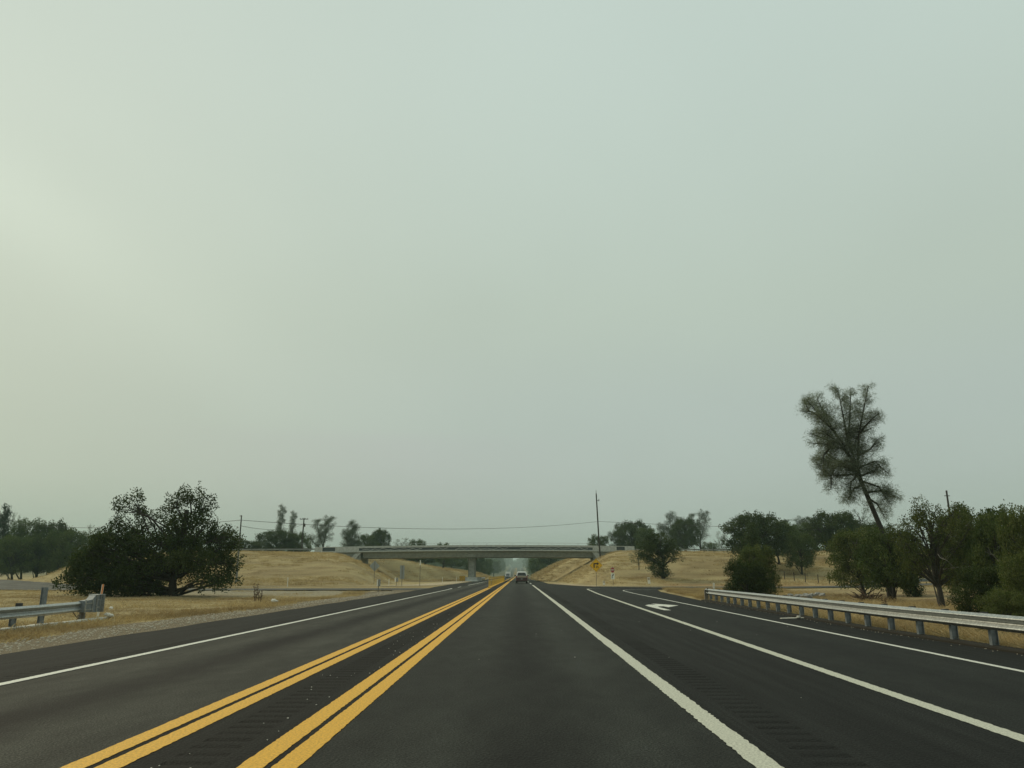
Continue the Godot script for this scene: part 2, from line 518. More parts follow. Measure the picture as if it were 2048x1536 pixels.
func build_road() -> void:
	var road := thing("road", Vector3.ZERO, "dark asphalt highway running straight ahead under the overpass", "")
	road.set_meta("kind", "structure")
	var far := 1120.0
	var band := func(called: String, a: float, b: float, material: Material, across := 1) -> void:
		var m := MB.new()
		sheet(m, at_x(a), at_x(b), -30.0, far, 3.0, 0.0, 1.02, across)
		part(called, m.mesh(), material, road)
	band.call("traffic_lane", -1.70, 1.93, M.lane, 2)
	band.call("traffic_lane", -6.90, -3.52, M.lane_far, 2)
	# shoulder on the left, its rumble band beside the edge line
	var m := MB.new()
	sheet(m, func(D): return -9.7 - 0.5 * ss(D, 86, 100) * (1.0 - ss(D, 120, 160)) + 0.05 * sin(D * 0.9) + 0.03 * sin(D * 2.7), at_x(-7.52), -30, far, 1.0, 0.0, 1.01)
	sheet(m, at_x(-7.20), at_x(-6.90), -30, far, 3.0, 0.0, 1.02)
	sheet(m, at_x(-7.52), at_x(-7.20), -30, 6, 3.0, 0.0)
	sheet(m, at_x(-7.52), at_x(-7.20), 78, far, 3.0, 0.0, 1.02)
	rumble(m, -7.52, -7.20, 6, 78)
	part("shoulder", m.mesh(), M.shoulder, road)
	# the painted median with its own rumble band
	m = MB.new()
	sheet(m, at_x(-3.52), at_x(-2.83), -30, far, 3.0, 0.0, 1.02)
	sheet(m, at_x(-2.40), at_x(-1.70), -30, far, 3.0, 0.0, 1.02)
	sheet(m, at_x(-2.83), at_x(-2.40), -30, 2.4, 3.0, 0.0)
	sheet(m, at_x(-2.83), at_x(-2.40), 86.4, far, 3.0, 0.0, 1.02)
	rumble(m, -2.83, -2.40, 2.4, 86.4)
	part("median_strip", m.mesh(), M.buffer, road)
	# buffer between the lane and the turn lane
	var turn := func(D: float) -> float: return turn_line(D)
	m = MB.new()
	sheet(m, at_x(1.93), at_x(2.32), -30, far, 3.0, 0.0, 1.02)
	sheet(m, at_x(2.32), at_x(2.74), -30, 2.4, 3.0, 0.0)
	sheet(m, at_x(2.32), at_x(2.74), 86.4, far, 3.0, 0.0, 1.02)
	rumble(m, 2.32, 2.74, 2.4, 86.4)
	sheet(m, at_x(2.74), turn, -30, 88, 2.0, 0.0)
	sheet(m, at_x(2.74), func(D): return minf(right_edge(D), lerpf(7.0, 4.9, ss(D, 90, 130))), 88, far, 2.0, 0.0, 1.02)
	part("buffer_strip", m.mesh(), M.shoulder, road)
	m = MB.new()
	sheet(m, turn, func(D): return edge_line(D), -30, 88, 2.0, 0.0, 1.0, 2)
	part("turn_lane", m.mesh(), M.turn_lane, road)
	m = MB.new()
	sheet(m, func(D): return edge_line(D), func(D): return right_edge(D), -30, 88, 1.0, 0.0)
	sheet(m, func(D): return minf(right_edge(D), lerpf(7.0, 4.9, ss(D, 90, 130))), func(D): return right_edge(D), 88, 130, 1.0, 0.0)
	part("shoulder", m.mesh(), M.shoulder, road)
	# ramps on both sides, laid just over the ground
	for q in [[ramp_left, ramp_left_half, "worn grey side road curving away to the left"], [ramp_right, ramp_right_half, "grey ramp road leaving to the right behind the trees"]]:
		m = MB.new()
		var path := smooth_path(q[0], 10)
		for i in path.size():
			var dir: Vector3 = path[mini(i + 1, path.size() - 1)] - path[maxi(i - 1, 0)]
			var side := Vector2(dir.z, -dir.x).normalized()
			for k in 3:
				var o: float = lerpf(-1.0, 1.0, k / 2.0) * lerpf(q[1][i / 10], q[1][mini(i / 10 + 1, q[1].size() - 1)], (i % 10) / 10.0)
				var x: float = path[i].x + side.x * o
				var D: float = path[i].z + side.y * o
				m.put(V(x, path[i].y - 0.006, D), Vector3.UP, Vector2(x, D) / 2.56, Vector2(k / 2.0, i * 0.05))
		for i in path.size() - 1:
			for k in 2:
				var a := i * 3 + k
				var up := (m.v[a + 1] - m.v[a]).cross(m.v[a + 3] - m.v[a]).y > 0.0
				for t in [[a, a + 1, a + 4], [a, a + 4, a + 3]]: m.tri_i(t[0], t[1] if up else t[2], t[2] if up else t[1])
		setting("side_road", m.mesh(), M.ramp, q[2])

func smooth_path(p: Array, k: int) -> Array:
	var out := []
	for i in p.size() - 1:
		for j in k:
			out.append(p[i].cubic_interpolate(p[i + 1], p[maxi(i - 1, 0)], p[mini(i + 2, p.size() - 1)], float(j) / k))
	out.append(p[-1])
	return out

func turn_line(D: float) -> float:
	return 4.36 + 0.0285 * D + 0.28 * ss(D, 60, 84)

func edge_line(D: float) -> float:
	return 7.42 + 0.0262 * D + 0.4 * ss(D, 60, 84)

# a painted line along (X, D) points; its edges wander by a few millimetres
func line(label: String, path: Array, width: float, material: Material, rough_ends := 0.006) -> void:
	var m := MB.new()
	var r := RandomNumberGenerator.new()
	r.seed = label.hash()
	var pts := []
	for i in path.size() - 1:
		var a: Vector2 = path[i]
		var b: Vector2 = path[i + 1]
		var t := 0.0
		var len := a.distance_to(b)
		while t < len - 1e-3:
			pts.append(a.lerp(b, t / len))
			t += 0.06 if pts[-1].y < 16.0 else (0.4 if pts[-1].y < 60.0 else 4.0)
	pts.append(path[-1])
	for i in pts.size():
		var dir: Vector2 = (pts[mini(i + 1, pts.size() - 1)] - pts[maxi(i - 1, 0)]).normalized()
		var side := Vector2(dir.y, -dir.x)
		for s in [-1.0, 1.0]:
			var p: Vector2 = pts[i] + side * s * (width * 0.5 + r.randf_range(-rough_ends, rough_ends))
			m.put(V(p.x, (road_h(p.y) if p.x > -20.0 else near_path(ramp_left, ramp_left_half, p.x, p.y).y + 0.01) + 0.005, p.y), Vector3.UP)
	for i in pts.size() - 1:
		m.tri_i(i * 2, i * 2 + 1, i * 2 + 3); m.tri_i(i * 2, i * 2 + 3, i * 2 + 2)
	setting("road_marking", m.mesh(), material, label)

func vary(f: Callable, D0: float, D1: float, n: int) -> Array:
	var out := []
	for i in n + 1:
		var D := lerpf(D0, D1, float(i) / n)
		out.append(Vector2(f.call(D), D))
	return out

func build_markings() -> void:
	line("left stripe of the near yellow double line", [Vector2(-2.075, 2), Vector2(-2.10, 60), Vector2(-2.10, 900)], 0.205, M.yellow)
	line("right stripe of the near yellow double line", [Vector2(-1.805, 2), Vector2(-1.83, 60), Vector2(-1.83, 900)], 0.205, M.yellow)
	line("left stripe of the far yellow double line", [Vector2(-3.44, 2), Vector2(-3.42, 91)], 0.19, M.yellow)
	line("right stripe of the far yellow double line", [Vector2(-3.17, 2), Vector2(-3.15, 91)], 0.20, M.yellow)
	line("yellow line carrying on beyond the row of yellow posts", [Vector2(-3.15, 181), Vector2(-3.15, 900)], 0.25, M.yellow)
	line("wide worn white line right of our lane", [Vector2(1.93, 2), Vector2(1.97, 40), Vector2(1.99, 114)], 0.215, M.worn_white, 0.012)
	line("short stretch of white line far ahead by the red and white car", [Vector2(1.99, 127), Vector2(1.99, 140)], 0.2, M.white)
	line("white edge line at the right running under the bridge", [Vector2(1.99, 160), Vector2(1.99, 900)], 0.2, M.white)
	var t := vary(turn_line, 2, 80, 16)
	for q in [[6.98, 82.0], [7.25, 83.6], [7.8, 84.8], [8.7, 85.4]]: t.append(Vector2(q[0], q[1]))
	line("white line left of the turn lane, curling right at its far end", t, 0.19, M.worn_white, 0.008)
	var e := vary(edge_line, 5, 74, 14)
	for q in [[9.95, 76.4], [10.5, 78.2], [11.4, 79.4], [13.0, 80.2], [15.5, 80.8]]: e.append(Vector2(q[0], q[1]))
	line("thin white edge line in front of the right guardrail", e, 0.13, M.white)
	line("white edge line in front of the left gravel verge", [Vector2(-7.04, 6), Vector2(-6.98, 40), Vector2(-7.0, 84), Vector2(-7.15, 86), Vector2(-7.6, 87.2)], 0.16, M.white)
	line("short white dash where the left side road meets the highway", [Vector2(-7.0, 93), Vector2(-7.0, 98)], 0.15, M.white)
	line("white edge line left of the oncoming lane by the column", [Vector2(-7.0, 112), Vector2(-7.0, 900)], 0.16, M.white)
	line("pale edge line on the left side road", [Vector2(-53, 81.0), Vector2(-80, 102.0), Vector2(-112, 131)], 0.3, M.white)
	line("short white dash on the left side road behind the guardrail", [Vector2(-40, 79.9), Vector2(-43.5, 79.6), Vector2(-47.0, 80.4)], 0.25, M.white)
	# turn arrow
	var pts := PackedVector2Array([Vector2(6.08, 33.9), Vector2(6.36, 33.9), Vector2(6.40, 37.0), Vector2(6.50, 37.9), Vector2(6.82, 38.2), Vector2(6.82, 37.0), Vector2(7.70, 39.1), Vector2(6.82, 41.6), Vector2(6.82, 40.1), Vector2(6.42, 40.1), Vector2(6.12, 39.2), Vector2(6.05, 37.6)])
	var m := MB.new()
	m.prism(pts, 0.003, Transform3D(Basis(Vector3(1, 0, 0), Vector3(0, 0, -1), Vector3(0, 1, 0)), Vector3(0, 0.006, 0)))
	setting("road_marking", m.mesh(), M.white, "white right-turn arrow painted on the turn lane")

func build_verges() -> void:
	# crushed stone beside the asphalt, a pale dirt wedge before the column, and loose stones on it
	var m := MB.new()
	var inner := func(D: float) -> float: return -9.55
	var outer := func(D: float) -> float: return -11.35 - 1.0 * ss(D, 55, 70) - 0.35 * sin(D * 0.31) - 0.2 * sin(D * 0.9)
	var rows := 0
	var D := -6.0
	while D < 80.0:
		for k in 5:
			var x := lerpf(inner.call(D), outer.call(D), k / 4.0)
			m.put(V(x, maxf(land(x, D) + 0.02, -0.03) if k > 0 else -0.05, D), Vector3.UP)
		D += 0.6
		rows += 1
	for j in rows - 1:
		for k in 4:
			var a := j * 5 + k
			m.tri_i(a, a + 6, a + 1); m.tri_i(a, a + 5, a + 6)
	setting("gravel_verge", m.mesh(), M.gravel, "strip of grey crushed stone along the left edge of the asphalt").set_meta("kind", "structure")
	m = MB.new()
	var poly := PackedVector2Array([Vector2(-34, 96.4), Vector2(-18, 104.0), Vector2(-15.2, 120), Vector2(-13.8, 172), Vector2(-10.0, 172), Vector2(-10.0, 122), Vector2(-11.4, 106), Vector2(-18.5, 101), Vector2(-33.5, 94.8)])
	m.prism(poly, 0.12, Transform3D(Basis(Vector3(1, 0, 0), Vector3(0, 0, -1), Vector3(0, 1, 0)), Vector3(0, 0.05, 0)))
	setting("dirt_verge", m.mesh(), M.pale_gravel, "pale dirt wedge between the left side road and the bridge column")
	m = MB.new()
	poly = PackedVector2Array([Vector2(5.2, 127), Vector2(7.6, 106), Vector2(9.4, 98.6), Vector2(12.5, 96.6), Vector2(30, 98.0), Vector2(30, 99.0), Vector2(13.0, 98.4), Vector2(10.4, 101), Vector2(9.0, 108), Vector2(7.0, 127)])
	m.prism(poly, 0.12, Transform3D(Basis(Vector3(1, 0, 0), Vector3(0, 0, -1), Vector3(0, 1, 0)), Vector3(0, 0.07, 0)))
	setting("dirt_verge", m.mesh(), M.pale_gravel, "pale dirt edge behind the yellow turn sign on the right")
	# asphalt dike under the right guardrail
	m = MB.new()
	var path := []
	D = -6.0
	while D < 47.0:
		path.append(V(right_edge(D), 0.0, D))
		D += 0.8
	m.sweep([Vector2(0.0, -0.06), Vector2(0.03, 0.03), Vector2(0.09, 0.05), Vector2(0.42, 0.05), Vector2(0.68, -0.15)], path)
	setting("kerb", m.mesh(), M.dike, "low brown asphalt kerb along the foot of the right guardrail")
	# stones
	var r := RandomNumberGenerator.new()
	r.seed = 5
	var stone := MB.new()
	rock_into(stone, Vector3.ZERO, Vector3(1, 0.7, 0.9), r)
	var list := []
	for i in 3500:
		var d := 9.0 + 60.0 * pow(r.randf(), 1.3)
		var x := -9.75 - 1.7 * r.randf()
		list.append([V(x, land(x, d) + 0.02, d), r.randf_range(0.012, 0.04)])
	for i in 160:
		var d := 8.0 + 38.0 * r.randf()
		var x := right_edge(d) - 0.25 * absf(r.randfn(0, 0.5))
		list.append([V(x, 0.005, d), r.randf_range(0.006, 0.014)])
	scatter("loose_gravel", stone.mesh(), M.pebble, list, r, "loose stones along both edges of the asphalt")

func rock_into(m: MB, at: Vector3, size: Vector3, r: RandomNumberGenerator) -> void:
	var t := (1.0 + sqrt(5.0)) / 2.0
	var p := []
	for q in [[-1, t, 0], [1, t, 0], [-1, -t, 0], [1, -t, 0], [0, -1, t], [0, 1, t], [0, -1, -t], [0, 1, -t], [t, 0, -1], [t, 0, 1], [-t, 0, -1], [-t, 0, 1]]:
		p.append(at + Vector3(q[0], q[1], q[2]).normalized() * size * r.randf_range(0.7, 1.15))
	for f in [[0, 11, 5], [0, 5, 1], [0, 1, 7], [0, 7, 10], [0, 10, 11], [1, 5, 9], [5, 11, 4], [11, 10, 2], [10, 7, 6], [7, 1, 8], [3, 9, 4], [3, 4, 2], [3, 2, 6], [3, 6, 8], [3, 8, 9], [4, 9, 5], [2, 4, 11], [6, 2, 10], [8, 6, 7], [9, 8, 1]]:
		m.face_out([p[f[0]], p[f[1]], p[f[2]]], at)

# dead grass comes in straw and in brown, in the same drifts as the thatch under it
func thatch_tint(X: float, D: float, r: RandomNumberGenerator) -> Color:
	var streak := wide_noise.get_noise_2d(X * 1.1 + 40.0, D * 4.5) * 0.5 + noise.get_noise_2d(X * 1.3, D * 6.0) * 0.45
	var t := clampf(0.25 + streak * 1.9 + r.randf_range(-0.15, 0.15), 0.0, 1.0)
	return Color(1.04, 1.0, 0.98).lerp(Color(0.56, 0.50, 0.46), t) * r.randf_range(0.88, 1.1)

func scatter(called: String, mesh: Mesh, material: Material, list: Array, r: RandomNumberGenerator, label: String, tinted := false) -> MultiMeshInstance3D:
	var mm := MultiMesh.new()
	mm.transform_format = MultiMesh.TRANSFORM_3D
	mm.use_colors = tinted
	mm.mesh = mesh
	mm.instance_count = list.size()
	for i in list.size():
		if tinted: mm.set_instance_color(i, thatch_tint(list[i][0].x, -list[i][0].z, r) if list[i].size() < 3 else list[i][2])
		var b := Basis(Vector3.UP, r.randf() * TAU).scaled(Vector3.ONE * list[i][1])
		mm.set_instance_transform(i, Transform3D(b, list[i][0]))
	var o := MultiMeshInstance3D.new()
	o.multimesh = mm
	o.material_override = material
	o.name = numbered(called)
	add_child(o, true)
	tag(o, label, "", "", "stuff")
	return o

# ---------------------------------------------------------------- the overpass
const NEAR := 174.0
const BACK := 186.5

func bridge_rise(X: float) -> float:                 # the deck crests gently between the abutments
	return -0.00028 * (X + 4.0) * (X + 4.0)

func lengthwise(m: MB, profile: Array, x0: float, x1: float, n: int) -> void:   # profile of (D, h), clockwise seen from -x
	var rows := []
	for i in n + 1:
		var x := lerpf(x0, x1, float(i) / n)
		var row := []
		for p in profile: row.append(V(x, p.y + bridge_rise(x), p.x))
		rows.append(row)
	var mid := V((x0 + x1) / 2, 0, 0)
	for p in profile: mid += Vector3(0, p.y, -p.x) / profile.size()
	for i in n:
		for k in profile.size():
			var k2 := (k + 1) % profile.size()
			m.face_out([rows[i][k], rows[i + 1][k], rows[i + 1][k2], rows[i][k2]], Vector3((rows[i][k].x + rows[i + 1][k].x) / 2, mid.y + bridge_rise(rows[i][k].x), mid.z))
	m.face_out(rows[0], mid); m.face_out(rows[-1], mid)

func build_bridge() -> void:
	var o := thing("overpass_bridge", Vector3.ZERO, "grey concrete overpass crossing the highway on one column", "bridge")
	var m := MB.new()
	lengthwise(m, [Vector2(NEAR + 1.15, 6.28), Vector2(NEAR + 0.0, 6.46), Vector2(NEAR, 6.64), Vector2(BACK, 6.64), Vector2(BACK, 6.46), Vector2(BACK - 1.15, 6.28)], -44.6, 25.3, 36)
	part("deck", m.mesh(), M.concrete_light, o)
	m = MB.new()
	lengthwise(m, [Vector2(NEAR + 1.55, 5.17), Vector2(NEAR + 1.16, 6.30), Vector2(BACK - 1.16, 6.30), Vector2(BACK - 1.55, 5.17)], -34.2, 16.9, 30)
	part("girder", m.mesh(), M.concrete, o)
	m = MB.new()                                      # diaphragm over the column, a shade proud of the web
	var x0 := -11.35
	m.prism(PackedVector2Array([Vector2(x0, 5.19), Vector2(x0 + 2.0, 5.19), Vector2(x0 + 2.0, 6.26), Vector2(x0, 6.26)]), 9.5, Transform3D(Basis.IDENTITY, V(0, 0, NEAR + 1.30)))
	part("diaphragm", m.mesh(), M.concrete, o)
	m = MB.new()                                      # column, flared a little at the head, with cut corners
	var ring := [Vector2(-0.85, -0.9), Vector2(-0.6, -1.25), Vector2(0.6, -1.25), Vector2(0.85, -0.9), Vector2(0.85, 0.9), Vector2(0.6, 1.25), Vector2(-0.6, 1.25), Vector2(-0.85, 0.9)]
	var levels := [[-0.3, 0.97], [3.9, 0.97], [4.7, 1.04], [5.18, 1.22]]
	for i in 3:
		for k in 8:
			var ps := []
			for q in [[i, k], [i, (k + 1) % 8], [i + 1, (k + 1) % 8], [i + 1, k]]:
				var e: Vector2 = ring[q[1]] * levels[q[0]][1]
				ps.append(V(-10.35 + e.x, levels[q[0]][0], 178.6 + e.y))
			m.face_out(ps, V(-10.35, (ps[0].y + ps[2].y) / 2, 178.6))
	part("column", m.mesh(), M.concrete, o)
	# parapets: near one with a recessed dark band and its mountain ridge, solid end blocks beyond
	for side in 2:
		var f := NEAR + 0.06 if side == 0 else BACK - 0.46
		m = MB.new()
		lengthwise(m, [Vector2(f, 7.30), Vector2(f, 7.72), Vector2(f + 0.4, 7.72), Vector2(f + 0.4, 7.30)], -34.9, 16.2, 28)
		lengthwise(m, [Vector2(f + 0.02, 6.645), Vector2(f + 0.02, 6.74), Vector2(f + 0.38, 6.74), Vector2(f + 0.38, 6.645)], -34.9, 16.2, 28)
		part("parapet", m.mesh(), M.concrete_light, o)
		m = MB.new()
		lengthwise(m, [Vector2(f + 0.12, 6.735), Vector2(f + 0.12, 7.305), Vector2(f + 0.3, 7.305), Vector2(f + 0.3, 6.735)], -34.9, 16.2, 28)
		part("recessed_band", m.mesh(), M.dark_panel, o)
	var r := RandomNumberGenerator.new()
	r.seed = 41
	var band := o.get_node("recessed_band") as Node3D
	for q in [[-34.2, -20.5], [-18.6, -14.6], [-13.8, -2.0], [0.5, 15.4]]:
		m = MB.new()
		var x: float = q[0]
		var pts := []
		var up := false
		while x < q[1]:
			var y := 6.95 + (r.randf_range(0.06, 0.26) if up else r.randf_range(-0.14, -0.02))
			pts.append(Vector3(x, y + bridge_rise(x), -(NEAR + 0.15)))
			x += r.randf_range(0.7, 1.5)
			up = not up
		for i in pts.size() - 1:
			var d: Vector3 = pts[i + 1] - pts[i]
			m.box((pts[i] + pts[i + 1]) / 2, Vector3(d.length() + 0.05, 0.085, 0.1 + 0.004 * (i % 2)), Basis(Vector3(0, 0, 1), atan2(d.y, d.x)))
		part("ridge_line", m.mesh(), M.ridge, band)
	for side in 2:
		var f := NEAR + 0.03 if side == 0 else BACK - 0.47
		for q in [[-44.6, -34.9, -42.9, -40.1], [16.2, 25.3, 21.4, 23.2]]:
			m = MB.new()
			for e in [[q[0], q[2]], [q[3], q[1]]]:
				lengthwise(m, [Vector2(f, 6.645), Vector2(f, 7.70), Vector2(f + 0.45, 7.70), Vector2(f + 0.45, 6.645)], e[0], e[1], 6)
			lengthwise(m, [Vector2(f + 0.004, 7.56), Vector2(f + 0.004, 7.697), Vector2(f + 0.446, 7.697), Vector2(f + 0.446, 7.56)], q[2], q[3], 3)
			lengthwise(m, [Vector2(f + 0.004, 6.648), Vector2(f + 0.004, 6.78), Vector2(f + 0.446, 6.78), Vector2(f + 0.446, 6.648)], q[2], q[3], 3)
			part("end_block", m.mesh(), M.concrete_light, o)
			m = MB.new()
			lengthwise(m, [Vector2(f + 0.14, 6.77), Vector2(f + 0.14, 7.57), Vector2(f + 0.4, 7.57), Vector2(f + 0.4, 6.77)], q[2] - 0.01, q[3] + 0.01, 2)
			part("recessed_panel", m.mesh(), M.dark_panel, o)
	# handrail on the near parapet
	var rail := MB.new()
	var top := []
	for i in 21:
		var x := lerpf(-27.0, 16.0, i / 20.0)
		top.append(V(x, 8.18 + bridge_rise(x), NEAR + 0.25))
	rail.tube(top, fill(0.03, 21), 6)
	part("handrail", rail.mesh(), M.galv, o)
	var pm := MB.new()
	pm.box(Vector3(0, 0.24, 0), Vector3(0.06, 0.48, 0.06), Basis.IDENTITY, 0.008)
	var pmesh := pm.mesh()
	for i in 16:
		var x := lerpf(-26.9, 15.9, i / 15.0)
		part("handrail_post", pmesh, M.galv, o).position = V(x, 7.70 + bridge_rise(x), NEAR + 0.25)
	# abutments: slanted light pilaster, dark wing wall, seat wall under the girder
	for s in [-1, 1]:
		var tx := -34.1 if s < 0 else 15.9
		var bx := -36.1 if s < 0 else 17.6
		m = MB.new()
		m.prism(PackedVector2Array([Vector2(tx, 6.42), Vector2(bx, 4.2), Vector2(bx + s * 1.15, 4.2), Vector2(tx + s * 1.15, 6.42)]), 0.9, Transform3D(Basis.IDENTITY, V(0, 0, NEAR + 0.3)))
		part("pilaster", m.mesh(), M.concrete_light, o)
		m = MB.new()
		var wx := -44.6 if s < 0 else 25.3
		m.prism(PackedVector2Array([Vector2(tx + s * 0.5, 3.6), Vector2(wx, 3.6), Vector2(wx, 6.24), Vector2(tx + s * 0.5, 6.27)]), 0.3, Transform3D(Basis.IDENTITY, V(0, 0, NEAR + 0.75)))
		part("wing_wall", m.mesh(), M.concrete, o)
		m = MB.new()
		m.box(V(tx + s * 1.0, 4.5, (NEAR + BACK) / 2), Vector3(0.6, 2.6, BACK - NEAR - 2.6))
		part("seat_wall", m.mesh(), M.concrete, o)
	# low barrier round the column foot
	o = thing("concrete_barrier", Vector3.ZERO, "low concrete barrier wrapped round the foot of the bridge column", "barrier")
	m = MB.new()
	m.sweep([Vector2(-0.3, -0.2), Vector2(-0.3, 0.12), Vector2(-0.16, 0.3), Vector2(-0.1, 0.84), Vector2(0.1, 0.84), Vector2(0.16, 0.3), Vector2(0.3, 0.12), Vector2(0.3, -0.2)], [V(-11.9, 0, 172.6), V(-10.4, 0, 172.3), V(-9.0, 0, 172.9), V(-8.7, 0, 174.6), V(-8.7, 0, 186)], true)
	part("wall_body", m.mesh(), M.concrete_light, o)
	m = MB.new()
	m.sweep([Vector2(-0.13, 0.842), Vector2(-0.13, 0.90), Vector2(0.13, 0.90), Vector2(0.13, 0.842)], [V(-11.9, 0, 172.6), V(-10.4, 0, 172.3), V(-9.0, 0, 172.9), V(-8.7, 0, 174.6), V(-8.7, 0, 186)], true)
	part("wall_cap", m.mesh(), M.concrete_light, o)
	o = thing("object_marker", V(-12.0, 0, 171.6), "black and yellow chevron marker panel before the bridge column", "sign")
	m = MB.new()
	var q := [Vector3(-0.62, 0.12, 0), Vector3(0.62, 0.12, 0), Vector3(0.62, 1.15, 0), Vector3(-0.62, 1.15, 0)]
	m.face(q)
	m.uv[0] = Vector2(0, 1); m.uv[1] = Vector2(1, 1); m.uv[2] = Vector2(1, 0); m.uv[3] = Vector2(0, 0)
	part("striped_face", m.mesh(), M.chevron, o)
	m = MB.new()
	m.box(Vector3(0, 0.635, -0.025), Vector3(1.26, 1.05, 0.04))
	part("backing", m.mesh(), M.sign_back, o)
	m = MB.new()
	m.box(Vector3(0, 0.4, -0.09), Vector3(0.09, 1.4, 0.08))
	part("post", m.mesh(), M.rust_post, o)

func fill(x: float, n: int) -> Array:
	var out := []
	for i in n: out.append(x)
	return out

# ---------------------------------------------------------------- guardrails
func beam(path: Array, foot: float, flip: float) -> ArrayMesh:      # W-shaped steel beam, 0.31 m tall
	var prof := []
	for q in [[0.0, 0.0], [0.015, 0.012], [0.074, 0.048], [0.083, 0.064], [0.074, 0.082], [0.014, 0.140], [0.006, 0.155], [0.014, 0.170], [0.074, 0.228], [0.083, 0.246], [0.074, 0.262], [0.015, 0.298], [0.0, 0.31]]:
		prof.append(Vector2(q[0] * flip, q[1] + foot))
	var back := []
	for p in prof: back.append(p - Vector2(0.006 * flip, 0))
	var m := MB.new()
	var up := prof.duplicate()
	back.reverse()
	up.append_array(back)
	if flip > 0: up.reverse()
	m.sweep(up, path, true)
	return m.mesh()

func steel_post(height: float) -> ArrayMesh:                         # rolled H section
	var m := MB.new()
	m.box(Vector3(0, height / 2 - 0.15, 0.0), Vector3(0.012, height + 0.3, 0.12))
	for s in [-1, 1]: m.box(Vector3(0, height / 2 - 0.15, s * 0.066), Vector3(0.10, height + 0.3, 0.012))
	return m.mesh()

